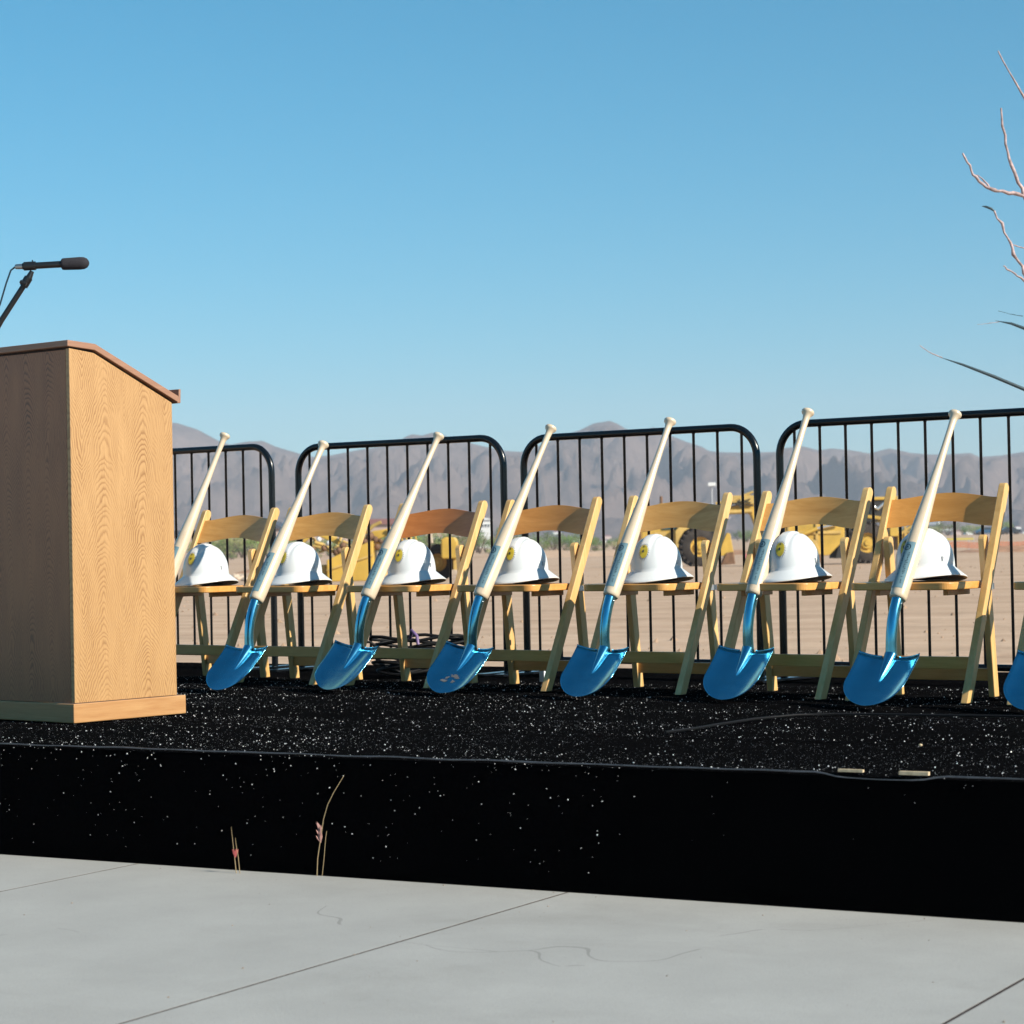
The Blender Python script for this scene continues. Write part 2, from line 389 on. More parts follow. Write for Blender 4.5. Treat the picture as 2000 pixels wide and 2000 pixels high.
def ridge(x):
    for (a, ha), (b, hb) in zip(PROF, PROF[1:]):
        if a <= x <= b: return ha + (hb - ha) * (x - a) / (b - a)
    return 110
def spur(x, y):
    w = 0.0; a = 1.0; f = 1 / 150.0; tot = 0
    for o in range(5):
        xx = x + 0.35 * (3200 - y) + 60 * noise.noise((x * 0.004, y * 0.004, 9.0))
        q = 1 - abs(noise.noise((xx * f, y * f * 0.55, o * 3.7))) * 2.3
        w += a * q; tot += a; a *= 0.55; f *= 2.05
    return w / tot
def mz(x, y):
    t = (y - 1350) / (3200 - 1350)
    if t <= 1:
        t = max(0, t)
        g = 0.10 * smooth(0, 0.5, t) + 0.90 * max(0, (t - 0.35) / 0.65) ** 1.35
        amp = 150 * smooth(0.25, 0.7, t) * (1 - smooth(0.86, 1.0, t)) + 2.2 * smooth(0.9, 1.0, t)
        h = -3 + (ridge(x) + 3) * g + amp * (spur(x, y) - 0.55)
        lim = (ridge(x * 3200 / y) - 0.6) * (y / 3200) * (0.975 + 0.025 * smooth(0.93, 1.0, t))
        return h if h < lim - 6 else lim - 6 * math.exp(-(h - lim + 6) / 6)
    return max(-3, (ridge(x)) * (1 - ((t - 1) * 4.2)))
mb = MB(); NXM, NYM = 800, 150
def mfn(u, v):
    x = -1500 + 3000 * u; y = 1350 + 2120 * v
    return (x, y, mz(x, y))
mb.grid(mfn, NXM, NYM)
tag(mb.build('mountains', M['mountain'], fix=False), kind='structure')

# clods and stones scattered over the bare lot
mb = MB(); rg = random.Random(77)
for k in range(2200):
    y = 15 + 95 * rg.random() ** 1.6; x = (rg.random() * 2 - 1) * (6 + 0.26 * y)
    if noise.noise((x * 0.25, y * 0.12, 3.3)) < 0.05 and rg.random() < 0.85: continue
    r = 0.008 + 0.05 * rg.random() ** 6 + 0.0003 * y
    p = Vector((x, y, gz(x, y) + r * 0.25)); a = rg.uniform(0, 6.28)
    vs = [p + Vector((math.cos(a + q * 1.2566), math.sin(a + q * 1.2566), 0)) * r * rg.uniform(0.8, 1.3) - Vector((0, 0, r * 0.5)) for q in range(5)] + [p + Vector((rg.uniform(-.3, .3) * r, rg.uniform(-.3, .3) * r, r * 0.6))]
    mb.add(vs, [(q, (q + 1) % 5, 5) for q in range(5)])
tag(mb.build('dirt_clods', plain('dirt clod', (0.33, 0.22, 0.15), 0.95, 0, 0.1, 0.35, 0.7), fix=False), kind='stuff')

# pale pavement in front of the stage
E0 = Vector((0.155, 6.367, 0)); DECK = R(-30.0)
pv = empty('pavement', (E0.x, E0.y, -0.36), DECK); tag(pv, kind='structure')
for k in range(-5, 6):
    x0 = k * 1.5
    o = MB().box(x0 + 0.005, x0 + 1.495, -7.0, -0.045, -0.09, 0.007).build('slab', M['pavement'], pv)
    MB().box(x0 - 0.0048, x0 + 0.0048, -7.0, -0.047, -0.08, 0.0064).build('joint', M['gap_shade_joint'], pv)

spots_ = MB(); rg = random.Random(9)
for k in range(260):
    x, y, r = rg.uniform(-4, 4), -0.05 - 2.6 * rg.random() ** 1.8, 0.0015 + 0.004 * rg.random() ** 3
    p = Vector((x, y, 0.007 + r * 0.3)); a = rg.uniform(0, 6)
    spots_.add([p + Vector((math.cos(a + q * 1.5708), math.sin(a + q * 1.5708), -0.4)) * r * rg.uniform(0.8, 1.3) for q in range(4)] + [p + Vector((0, 0, r * 0.5))], [(q, (q + 1) % 4, 4) for q in range(4)])
spots_.build('gravel', plain('loose gravel', (0.24, 0.20, 0.165), 0.9, 0, 0.2, 0.4, 9), pv, fix=False)['kind'] = 'stuff'

# haze
def build_haze():
    t = bpy.data.materials.new('thin desert haze'); t.use_nodes = True
    n, l = t.node_tree.nodes, t.node_tree.links
    n.remove(n['Principled BSDF'])
    v = n.new('ShaderNodeVolumePrincipled'); v.inputs['Color'].default_value = (0.80, 0.86, 1.0, 1)
    v.inputs['Density'].default_value = HAZE; v.inputs['Anisotropy'].default_value = 0.0
    l.new(v.outputs[0], n['Material Output'].inputs['Volume'])
    o = MB().box(-1760, 1760, -460, 3640, -5.5, 215).build('haze', t)
    tag(o, kind='stuff')
HAZE = 0.00021
build_haze()

# ------------------------------------------------------------------ stage
st = empty('stage', E0, DECK, 'low black stage covered in gritty black cloth, carrying the chairs and the lectern', 'stage')
xs = [-5.5 + 0.06 * i for i in range(176)]
yrow = [0.0, 0.004, 0.012, 0.03]
y = 0.06
while y < 0.80: yrow.append(y); y += 0.03
yrow += [0.80, 0.806, 0.810, 0.822, 0.834, 0.838, 0.844]
y = 0.87
while y < 4.35: yrow.append(y); y += 0.05
yrow.append(4.35)
def cloth_z(x, y):
    z = 0.0055 * noise.noise((x * 0.7, y * 3.2, 0)) + 0.0035 * noise.noise((x * 2.4, y * 7.0, 5)) - 0.006
    if y < 0.02: z -= 0.010 * (1 - math.sqrt(max(0, 1 - (1 - y / 0.02) ** 2)))
    if 0.806 < y < 0.838: z -= 0.006 + 0.035 * smooth(-1.0, 0.6, x)
    return z
mb = MB(); nx = len(xs)
mb.add([(x, y, cloth_z(x, y)) for y in yrow for x in xs],
       [(j * nx + i, j * nx + i + 1, (j + 1) * nx + i + 1, (j + 1) * nx + i) for j in range(len(yrow) - 1) for i in range(nx - 1)], True)
mb.build('deck_cloth', M['cloth'], st, fix=False)
mb = MB()
mb.grid(lambda u, v: (-5.5 + 10.5 * u, -0.004 - 0.010 * noise.noise((u * 30, v * 1.2, 2)) * v - 0.02 * v, -0.012 - 0.344 * v), 150, 14)
mb.build('skirt', M['skirt'], st)
MB().box(-5.5, 5.0, 0.05, 4.34, -0.34, -0.055).build('frame', M['dark'], st)
# shiny hem along the front edge, curling open near the right
def hem_y(x):
    k = smooth(0.72, 0.80, x) * (1 - smooth(1.00, 1.08, x))
    return Vector((x, -0.006 - 0.009 * k + 0.002 * noise.noise((x * 9, 0, 0)), -0.004 - 0.011 * k + 0.003 * noise.noise((x * 6, 3, 0))))
hp = [hem_y(-5.4 + 0.03 * i) for i in range(345)]
MB().tube(hp, [0.0022 + 0.0012 * noise.noise((p.x * 4, 8, 0)) for p in hp], 6).build('hem', M['vinyl'], st)
MB().box(0.785, 0.853, -0.007, 0.004, -0.001, 0.006).build('plywood_edge', M['chip'], st)
MB().box(0.952, 1.030, -0.010, 0.004, -0.003, 0.006).build('plywood_edge', M['chip'], st)

# grit: thousands of pale grains scattered over cloth and skirt
def grit(name, spots, mat, parent):
    mb = MB()
    for (p, r, up) in spots:
        a = Vector((rnd.uniform(-1, 1), rnd.uniform(-1, 1), rnd.uniform(-1, 1))).normalized()
        b = a.orthogonal().normalized(); c2 = a.cross(b)
        vs = [p + a * r, p - a * r, p + b * r * 0.8, p - b * r * 0.8, p + c2 * r * 0.7, p - c2 * r * 0.7]
        mb.add(vs, [(0, 2, 4), (0, 4, 3), (0, 3, 5), (0, 5, 2), (1, 4, 2), (1, 3, 4), (1, 5, 3), (1, 2, 5)])
    o = mb.build(name, mat, parent, fix=False); o['kind'] = 'stuff'; return o
spots = []
while len(spots) < 12500:
    x, y = rnd.uniform(-4.2, 3.2), 3.3 * rnd.random() ** 1.15
    d = 0.5 + noise.noise((x * 1.1, y * 2.6, 7)) + 0.5 * noise.noise((x * 4, y * 9, 3))
    if 0.80 < y < 0.85 and x > -0.4: continue
    if rnd.random() < d * 0.9 + 0.12:
        r = 0.0005 + 0.0028 * rnd.random() ** 5
        spots.append((Vector((x, y, cloth_z(x, y) + r * 0.3)), r, 1))
grit('grit', spots, M['grit'], st)
spots = []
while len(spots) < 24000:
    x, y = rnd.uniform(-4.2, 3.2), 3.3 * rnd.random() ** 1.1
    d = 0.45 + noise.noise((x * 0.8, y * 3.1, 17)) + 0.6 * noise.noise((x * 5, y * 11, 23))
    if rnd.random() < d:
        r = 0.0006 + 0.0014 * rnd.random() ** 3
        spots.append((Vector((x, y, cloth_z(x, y) + r * 0.2)), r, 1))
grit('dull_grit', spots, M['grit_dull'], st)
spots = []
for i in range(520):
    x = rnd.uniform(-3.4, 1.2) if rnd.random() < 0.8 else rnd.uniform(-3.4, 0.1)
    v = rnd.random() ** 1.7
    if x > 0.2 and rnd.random() < 0.75: continue
    r = 0.0008 + 0.0020 * rnd.random() ** 3
    spots.append((Vector((x, -0.007 - 0.022 * v - r * 0.4, -0.012 - 0.30 * v)), r, 1))
grit('skirt_grit', spots, M['grit'], st)

# ------------------------------------------------------------------ lectern
lec = empty('lectern', (-1.560, 8.155, 0), R(-40.2), 'tall oak lectern with sloping reading top on the stage edge', 'lectern')
XL = -0.74
MB().prism([(0.010, 0.070), (0.488, 0.070), (0.488, 1.152), (0.122, 1.318), (0.010, 1.330)], -0.026, -0.006).build('side_panel', M['oak_y'], lec, 0.002)
MB().prism([(0.010, 0.070), (0.488, 0.070), (0.488, 1.152), (0.122, 1.318), (0.010, 1.330)], XL + 0.006, XL + 0.026).build('side_panel', M['oak_y'], lec, 0.002)
MB().box(XL + 0.027, -0.027, 0.0105, 0.030, 0.070, 1.326).build('front_panel', M['oak_x'], lec)
MB().box(XL + 0.027, -0.027, 0.10, 0.47, 0.55, 0.57).build('shelf', M['oak_solid'], lec)
MB().prism([(0.012, 1.327), (0.016, 1.336), (0.120, 1.326), (0.486, 1.158), (0.486, 1.148), (0.12, 1.314)], XL + 0.012, -0.013).build('gap_shade_strip', M['gap_shade_joint'], lec)  # near-black strip stands in for the shade in the gap under the top
MB().prism([(-0.004, 1.336), (-0.004, 1.358), (0.122, 1.350), (0.512, 1.177), (0.508, 1.155), (0.118, 1.328)], XL - 0.006, 0.004).build('top', M['oak_top'], lec, 0.002)
MB().prism([(0.506, 1.151), (0.522, 1.151), (0.524, 1.203), (0.514, 1.203), (0.513, 1.178)], XL - 0.006, 0.004).build('pencil_lip', M['oak_top'], lec, 0.002)
MB().box(XL, 0.0, 0.0, 0.526, 0.0, 0.068).build('base', M['oak_solid'], lec, 0.003)

# microphone clamped on the lectern top
mic = empty('microphone', (-1.974, 8.66, 1.356), 0, 'black microphone with foam tip on a slanting arm above the lectern', 'microphone')
def rel(o, pts): return [Vector(p) - o.location for p in pts]
Y = 8.64
MB().tube(rel(mic, [(-1.974, 8.66, 1.352), (-1.972, 8.66, 1.366)]), 0.035, 20).build('base_flange', M['mic_black'], mic, 0.003)
MB().tube(rel(mic, [(-1.973, 8.66, 1.365), (-1.901, Y, 1.48), (-1.802, Y, 1.628)]), [0.0105, 0.0105, 0.0105], 12).build('arm', M['mic_black'], mic)
mb = MB().tube(rel(mic, [(-1.816, Y, 1.607), (-1.795, Y, 1.640)]), 0.0165, 12)
mb.tube(rel(mic, [(-1.797, Y, 1.634), (-1.782, Y, 1.664)]), [0.0135, 0.008], 10)
mb.tube(rel(mic, [(-1.823, Y - 0.018, 1.624), (-1.800, Y - 0.02, 1.612)]), 0.007, 8)
mb.build('swivel', M['mic_black'], mic)
mb = MB().tube(rel(mic, [(-1.812, Y, 1.6825), (-1.768, Y, 1.6838)]), 0.0165, 14)
mb.box(-0.002, 0.002, -0.004, 0.004, 0, 0.01, Matrix.Translation(Vector((-1.78, Y, 1.695)) - mic.location))
mb.build('clip', M['mic_black'], mic)
MB().tube(rel(mic, [(-1.817, Y, 1.6822), (-1.70, Y, 1.6866), (-1.66, Y, 1.688)]), [0.0125, 0.0125, 0.0130], 16).build('body', M['mic_black'], mic)
MB().tube(rel(mic, [(-1.846, Y, 1.6812), (-1.843, Y, 1.6813), (-1.817, Y, 1.6822)]), [0.006, 0.0095, 0.0105], 12).build('connector', M['mic_silver'], mic)
P0 = Vector((-1.672, Y, 1.6875)) - mic.location
MB().lathe([(0, 0.015), (0.004, 0.0215), (0.012, 0.0225), (0.07, 0.024), (0.086, 0.0225), (0.097, 0.017), (0.103, 0.009), (0.105, 0.002)], P0, (1, 0, 0.03), 24).build('foam_tip', M['foam'], mic)
MB().tube(rel(mic, [(-1.845, Y, 1.681), (-1.862, Y, 1.668), (-1.880, Y, 1.62), (-1.905, Y, 1.54), (-1.955, Y + 0.02, 1.44), (-1.99, Y + 0.10, 1.36)]), 0.0034, 8).build('cable', M['cable_blue'], mic)

# ------------------------------------------------------------------ chairs
RU = Vector((math.cos(ROW), math.sin(ROW), 0)); RM = Vector((-math.sin(ROW), math.cos(ROW), 0))
A0 = Vector((-0.396, 9.821, 0))
def rowpt(s, b, z=0.0): return A0 + RU * s + RM * b + Vector((0, 0, z))

LEAN = 0.40 / 0.79
def leg_poly(y0, z0, y1, z1, hw, foot=True):
    d = Vector((y1 - y0, z1 - z0)).normalized(); p = Vector((d.y, -d.x))
    e = hw / max(0.2, abs(p.x)) if foot else hw
    poly = [(y0 - e, z0), (y0 + e, z0)]
    c = Vector((y1, z1)) - d * hw
    for k in range(9):
        a = math.pi * k / 8
        q = c + p * hw * math.cos(a) + d * hw * math.sin(a); poly.append((q.x, q.y))
    return poly
def make_chair():
    ch = empty('folding_chair', (0, 0, 0))
    for s in (-1, 1):
        MB().prism(leg_poly(0, 0, 0.40, 0.795, 0.0205), s * 0.229 - 0.0135, s * 0.229 + 0.0135).build('front_post', M['chair_up'], ch, 0.003)
    for s in (-1, 1):
        MB().prism(leg_poly(0.345, 0, 0.272, 0.605, 0.021), s * 0.192 - 0.0125, s * 0.192 + 0.0125).build('rear_leg', M['chair_up'], ch, 0.003)
    # curved, arched backrest board between the posts
    def bk(face):
        def fn(u, v):
            x = (2 * u - 1) * 0.2145; k = 1 - (2 * u - 1) ** 2
            arch = 0.022 * (0.5 - 0.5 * math.cos(2 * math.pi * u)) ** 0.8
            z = 0.637 + arch * (1.0 if v < 0.5 else 1.0) + 0.108 * v
            y = LEAN * z - 0.004 + 0.030 * k + face
            return (x, y, z)
        return fn
    mb = MB(); nu, nv = 20, 4
    mb.grid(bk(-0.006), nu, nv, True); mb.grid(bk(0.006), nu, nv, True)
    def edge(i, j): return j * (nu + 1) + i
    n0 = (nu + 1) * (nv + 1)
    loop = [edge(i, 0) for i in range(nu + 1)] + [edge(nu, j) for j in range(1, nv + 1)] + [edge(i, nv) for i in range(nu - 1, -1, -1)] + [edge(0, j) for j in range(nv - 1, 0, -1)]
    vcopy = list(mb.v)
    mb.add([vcopy[i] for i in loop] + [vcopy[i + n0] for i in loop], [(k, (k + 1) % len(loop), len(loop) + (k + 1) % len(loop), len(loop) + k) for k in range(len(loop))])
    mb.build('backrest', M['chair_h'], ch)
    # seat board with rounded front corners
    poly = []
    hx, yf, yb, r = 0.205, -0.055, 0.264, 0.045
    for cx, a0 in ((-hx + r, math.pi), (hx - r, 1.5 * math.pi)):
        for k in range(9):
            a = a0 + math.pi / 2 * k / 8; poly.append((cx + r * math.cos(a), yf + r + r * math.sin(a)))
    poly += [(hx, yb), (-hx, yb)]
    MB().prism(poly, 0.408, 0.436, 'z').build('seat', M['chair_h'], ch, 0.004, 3)
    for s in (-1, 1):
        MB().box(s * 0.135 - 0.009, s * 0.135 + 0.009, 0.05, 0.255, 0.386, 0.407).build('seat_rail', M['chair_h'], ch, 0.002)
    y = LEAN * 0.14
    MB().box(-0.2150, 0.2150, y - 0.008, y + 0.008, 0.117, 0.163).build('front_stretcher', M['chair_h'], ch, 0.002)
    MB().box(-0.1790, 0.1790, 0.326, 0.342, 0.060, 0.106).build('rear_stretcher', M['chair_h'], ch, 0.002)
    for s in (-1, 1):
        MB().box(s * 0.2055, s * 0.2085, 0.262, 0.330, 0.402, 0.424).build('bracket', M['galv'], ch)
    return ch
chair0 = make_chair()
CH = [(-1.435, 0.00, -0.8), (-0.846, -0.005, 1.0), (-0.189, 0.0, -0.6), (0.4285, 0.0, 0.3), (1.065, 0.025, 1.0), (1.711, 0.0, -0.7), (2.302, 0.0, 3.0), (2.945, 0.0, 0.0)]
CH_LABEL = ['honey wood folding chair nearest the lectern, with a hard hat on its seat',
            'wooden folding chair second from the lectern, diagonal shadow across its backrest',
            'folding chair with a redder brown backrest, third from the lectern',
            'wooden folding chair in the middle of the row, before the gap between two barriers',
            'wooden folding chair third from the right, yellow machine wheel behind its backrest',
            'wooden folding chair second from the right with pale gold backrest',
            'rightmost wooden folding chair whose backrest shows whole',
            'wooden folding chair cut off at the right edge of the photo']
TINT = [(0.93, 0.88, 0.80), (0.95, 0.92, 0.86), (1.0, 0.95, 0.9), (0.97, 0.90, 0.84), (0.98, 0.98, 1.0), (1.0, 0.98, 0.95), (0.98, 0.92, 0.82), (1, 1, 1)]
BACKT = [None, None, (0.80, 0.52, 0.42), (0.88, 0.74, 0.64), (0.90, 0.92, 0.96), None, (0.92, 0.80, 0.62), None]
chairs = []
for i, (s, b, a) in enumerate(CH):
    c = chair0 if i == 0 else copy_tree(chair0)
    c.location = rowpt(s, b); c.rotation_euler = (0, 0, ROW + R(a))
    tag(c, CH_LABEL[i], 'chair', 'folding chairs in a row on the stage')
    for k in c.children:
        tt = TINT[i]
        if k.name.startswith('backrest') and BACKT[i]: tt = BACKT[i]
        k.color = (*tt, 1)
        if k.name.startswith('backrest') and i == 2: k['label'] = 'reddish brown backrest'
    chairs.append(c)

# ------------------------------------------------------------------ hard hats
def hat_dome(phi, q):
    """q 0 at crown centre, 1 at base of dome"""
    a, b, h = 0.100, 0.112, 0.141
    ang = q * math.pi / 2
    rr = math.sin(ang) ** 0.93; zz = max(0.0, math.cos(ang)) ** 0.80
    x = a * rr * math.sin(phi); y = -b * rr * math.cos(phi)
    z = 0.044 + h * zz
    rib = (1 - smooth(0.018, 0.023, abs(x))) * 0.0075 + (1 - smooth(0.007, 0.013, abs(abs(x) - 0.045))) * 0.0035
    z += rib * smooth(0.98, 0.55, q) * 1.0
    z += 0.009 * (math.sin(phi) ** 2) * q * q
    return Vector((x, y, z))
def make_hat():
    ht = empty('hard_hat', (0, 0, 0))
    NPH = 120; mb = MB(); rings = []
    for q in [0.02, 0.06, 0.1, 0.15, 0.2, 0.26, 0.32, 0.38, 0.44, 0.5, 0.56, 0.62, 0.68, 0.74, 0.8, 0.85, 0.9, 0.94, 0.97, 1.0]:
        rings.append([hat_dome(2 * math.pi * k / NPH, q) for k in range(NPH)])
    for e in (0.08, 0.25, 0.5, 0.75, 1.0):
        ring = []
        for k in range(NPH):
            ph = 2 * math.pi * k / NPH; p = hat_dome(ph, 1.0)
            d = Vector((math.sin(ph), -math.cos(ph), 0))
            w = 0.042 + 0.006 * max(0, math.cos(ph)) ** 2
            ring.append(p + d * w * e + Vector((0, 0, -0.040 * (e ** 0.95) * (1 - 0.12 * math.sin(ph) ** 2))))
        rings.append(ring)
    # rolled rim
    rings.append([p + Vector((0, 0, -0.004)) for p in rings[-1]])
    vs = [p for r_ in rings for p in r_]; fs = []
    for j in range(len(rings) - 1):
        for k in range(NPH):
            k2 = (k + 1) % NPH; fs.append((j * NPH + k, j * NPH + k2, (j + 1) * NPH + k2, (j + 1) * NPH + k))
    fs.append(tuple(range(NPH)))
    mb.add(vs, fs, True)
    sh = mb.build('shell', M['hat'], ht)
    so = sh.modifiers.new('thickness', 'SOLIDIFY'); so.thickness = 0.0024; so.offset = -1
    # dark headband inside
    MB().tube_dir([(0.008, 0.080), (0.045, 0.082)], Vector((0, 0, 0)), Vector((0, 0, 1)), 28, False).build('headband', M['navy'], ht)
    # accessory slots at both sides
    for s in (-1, 1):
        p = hat_dome(s * math.pi / 2, 0.93)
        MB().box(p.x - 0.005 * s - 0.004, p.x - 0.005 * s + 0.0065, -0.007, 0.007, p.z - 0.010, p.z + 0.008).build('accessory_slot', M['hat'], ht, 0.002)
        MB().box(p.x - 0.003 * s - 0.004, p.x - 0.003 * s + 0.007, -0.0165, -0.0125, p.z - 0.009, p.z + 0.008).build('slot_opening', M['hat_grey'], ht)
    # emblem: yellow disc in a ring of pale rays on the brow
    def brow(dx, dz):
        q = 0.70 - dz / 0.150; ph = math.asin(max(-0.9, min(0.9, dx / (0.112 * math.sin(q * math.pi / 2)))))
        p = hat_dome(ph, q)
        n = Vector((p.x / 0.100 ** 2, p.y / 0.112 ** 2, max(0, p.z - 0.044) / 0.141 ** 2)).normalized()
        return p, n
    def patch(shape, lift):
        out = []
        for (dx, dz) in shape:
            p, n = brow(dx, dz); out.append(p + n * lift)
        return out
    em = MB(); N = 28
    ring_ = patch([(0.0185 * math.sin(2 * math.pi * k / N), 0.0185 * math.cos(2 * math.pi * k / N)) for k in range(N)], 0.0022)
    ring_b = patch([(0.0188 * math.sin(2 * math.pi * k / N), 0.0188 * math.cos(2 * math.pi * k / N)) for k in range(N)], 0.0002)
    cen = patch([(0, 0)], 0.0026)
    em.add(ring_ + cen, [(k, (k + 1) % N, N) for k in range(N)], True)
    em.add(ring_ + ring_b, [(k, N + k, N + (k + 1) % N, (k + 1) % N) for k in range(N)], True)
    eo = em.build('emblem', M['emblem'], ht)
    mk = MB()
    dot = patch([(0.0042 * math.sin(2 * math.pi * k / 10) - 0.001, 0.0042 * math.cos(2 * math.pi * k / 10) - 0.001) for k in range(10)], 0.0034)
    mk.add(dot, [tuple(range(10))])
    mk.add(patch([(-0.0034, 0.0105), (0.0034, 0.0105), (0.0003, 0.0185)], 0.0032), [(0, 1, 2)])
    mk.build('emblem_mark', M['ink'], eo)
    ry = MB()
    for k in range(22):
        a = 2 * math.pi * k / 22; w = 0.075
        ry.add(patch([(0.0195 * math.sin(a - w), 0.0195 * math.cos(a - w)), (0.0195 * math.sin(a + w), 0.0195 * math.cos(a + w)), (0.0277 * math.sin(a), 0.0277 * math.cos(a))], 0.0012), [(0, 1, 2)])
    ry.build('ray_ring', M['ray_ink'], ht)
    return ht
hat0 = make_hat()
HT = [(-1.435, 0.05, 0.0), (-0.846, 0.05, -4.0), (-0.189, 0.055, 3.0), (0.4285, 0.045, 1.0), (1.065, 0.06, 0.0), (1.711, 0.06, -2.0), (2.302, 0.03, -24.0)]
HT_LABEL = ['white hard hat partly behind the first bat, on the chair next to the lectern',
            'white hard hat on the second chair, black ridge bat label to its left',
            'white hard hat on the seat of the chair with the reddish backrest',
            'white hard hat on the middle chair of the row',
            'white hard hat with the big machine tyre just behind it',
            'white hard hat on the second chair from the right edge',
            'white hard hat turned away so that the bat hides its yellow emblem']
HT_LABEL[1] = 'white hard hat on the second chair from the lectern, yellow digger behind it'
for i, (s, dx, a) in enumerate(HT):
    o = hat0 if i == 0 else copy_tree(hat0)
    o.location = rowpt(s, 0.118 + CH[i][1], 0.437) + RU * (dx - 0.005); o.rotation_euler = (R(-1.0), R(-3.5), ROW + R(a + 7))
    o.scale = (1.02,) * 3
    tag(o, HT_LABEL[i], 'hard hat', 'white hard hats on the chairs')

# ------------------------------------------------------------------ bat shovels
BD = Vector((0, 0.5157, 0.8568)); BP = Vector((0, 0.225, 0.385)); BF = Vector((0, -0.8568, 0.5157))
def bat_r(t):
    pts = [(0, 0.020), (0.0015, 0.027), (0.006, 0.0310), (0.014, 0.0328), (0.05, 0.0332), (0.20, 0.0328), (0.30, 0.0298), (0.42, 0.0232), (0.52, 0.0180), (0.60, 0.0148), (0.68, 0.0128), (0.75, 0.0124), (0.79, 0.0134), (0.806, 0.0160), (0.813, 0.0225), (0.8185, 0.0252), (0.8240, 0.0252), (0.829, 0.0222), (0.832, 0.013), (0.8325, 0.001)]
    for (a, ra), (b, rb) in zip(pts, pts[1:]):
        if a <= t <= b: return ra + (rb - ra) * (t - a) / (b - a), pts
    return pts[-1][1], pts
def bat_surf(t, w, lift=0.0):
    """w: distance around the barrel from the front line, metres"""
    r, _ = bat_r(t); th = w / 0.033
    return BP + BD * t + (Vector((1, 0, 0)) * math.sin(th) + BF * math.cos(th)) * (r + lift)
def strip(mb, pts2, lift):
    """polygon in (t, w) drawn on the barrel"""
    mb.add([bat_surf(t, w, lift) for t, w in pts2], [tuple(range(len(pts2)))])
def make_shovel(seed, chevron):
    rg = random.Random(seed)
    sh = empty('bat_shovel', (0, 0, 0))
    MB().lathe(bat_r(0)[1], BP, BD, 28).build('bat', M['bat'], sh)
    # foil label wrapped round the front of the barrel
    lb = MB()
    lb.grid(lambda u, v: bat_surf(0.034 + 0.196 * v, -0.030 + 0.052 * u, 0.0007), 14, 10)
    lo = lb.build('foil_label', M['foil'], sh)
    lg = MB(); tc, wc = 0.206, -0.004
    if not chevron:
        N = 20
        for k in range(N):
            a, b = 2 * math.pi * k / N, 2 * math.pi * (k + 1) / N
            strip(lg, [(tc + rr * math.cos(q), wc + rr * math.sin(q)) for rr, q in ((0.0135, a), (0.0135, b), (0.0103, b), (0.0103, a))], 0.0013)
        strip(lg, [(tc + 0.007, wc - 0.0005), (tc - 0.007, wc - 0.0065), (tc - 0.0065, wc - 0.0035), (tc + 0.001, wc - 0.0005)], 0.0013)
        strip(lg, [(tc + 0.007, wc - 0.0005), (tc + 0.001, wc - 0.0005), (tc - 0.004, wc + 0.004), (tc - 0.003, wc + 0.0065)], 0.0013)
    else:
        strip(lg, [(tc + 0.006, wc + 0.010), (tc + 0.010, wc + 0.006), (tc - 0.004, wc - 0.004), (tc - 0.008, wc + 0.001)], 0.0013)
        strip(lg, [(tc - 0.008, wc + 0.001), (tc - 0.004, wc - 0.004), (tc + 0.008, wc - 0.012), (tc + 0.010, wc - 0.007)], 0.0013)
    lg.build('logo', M['ink'], lo)
    # illegible rows of print running along the bat
    lt = MB()
    rows = [(0.183, 0.055, 0.002, 0.0125), (0.183, 0.085, -0.015, 0.0085)] if not chevron else [(0.178, 0.080, 0.001, 0.0115), (0.178, 0.100, -0.014, 0.0075)]
    for (t0, t1, w0, hgt) in rows:
        t = t0
        while t > t1:
            l = rg.uniform(0.0035, 0.0078)
            if rg.random() < 0.85:
                a = rg.uniform(0, hgt * 0.45); b = rg.uniform(hgt * 0.65, hgt)
                strip(lt, [(t, w0 + a), (t, w0 + b), (t - 0.0022, w0 + b), (t - 0.0022, w0 + a)], 0.0012)
                if rg.random() < 0.6:
                    q = w0 + rg.choice((a, b - 0.002, (a + b) / 2)); strip(lt, [(t, q), (t, q + 0.002), (t - l * 0.8, q + 0.002), (t - l * 0.8, q)], 0.00125)
            t -= l + 0.0018
    lt.build('lettering', M['ink'], lo)
    # bent steel socket
    neck = [(0.233, 0.400), (0.222, 0.380), (0.206, 0.345), (0.194, 0.305), (0.188, 0.265), (0.187, 0.230), (0.189, 0.200), (0.190, 0.178)]
    fr = [0.0215, 0.0215, 0.0212, 0.0208, 0.0202, 0.0200, 0.0208, 0.0225]
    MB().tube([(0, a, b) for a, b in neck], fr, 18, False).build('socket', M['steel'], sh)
    ax = Vector((0, 0.755, 0.656)); nr = Vector((0, -0.656, 0.755)); L = 0.255
    def hw(t):    # t 0 top .. 1 tip
        if t < 0.5: return 0.122 - 0.002 * (t / 0.5)
        k = (t - 0.5) / 0.5; return 0.120 * max(0.0, 1 - k ** 2.3) ** 0.62
    def bl(w, t, lift=0.0):
        h = hw(t); x = w * h
        dish = 0.022 * abs(x / 0.122) ** 3.0 + 0.012 * (t ** 3) + 0.010 * (1 - t) ** 4
        return Vector((x, 0, 0)) + ax * (L * (1 - t)) + nr * (dish + lift)
    mb = MB(); tl = [0, 0.06, 0.12, 0.2, 0.3, 0.4, 0.5, 0.58, 0.66, 0.73, 0.79, 0.84, 0.885, 0.92, 0.95, 0.972, 0.987, 0.996, 1.0]
    nw = 24
    vs = [bl(-1 + 2 * i / nw, t) for t in tl for i in range(nw + 1)]
    mb.add(vs, [(j * (nw + 1) + i, j * (nw + 1) + i + 1, (j + 1) * (nw + 1) + i + 1, (j + 1) * (nw + 1) + i) for j in range(len(tl) - 1) for i in range(nw)], True)
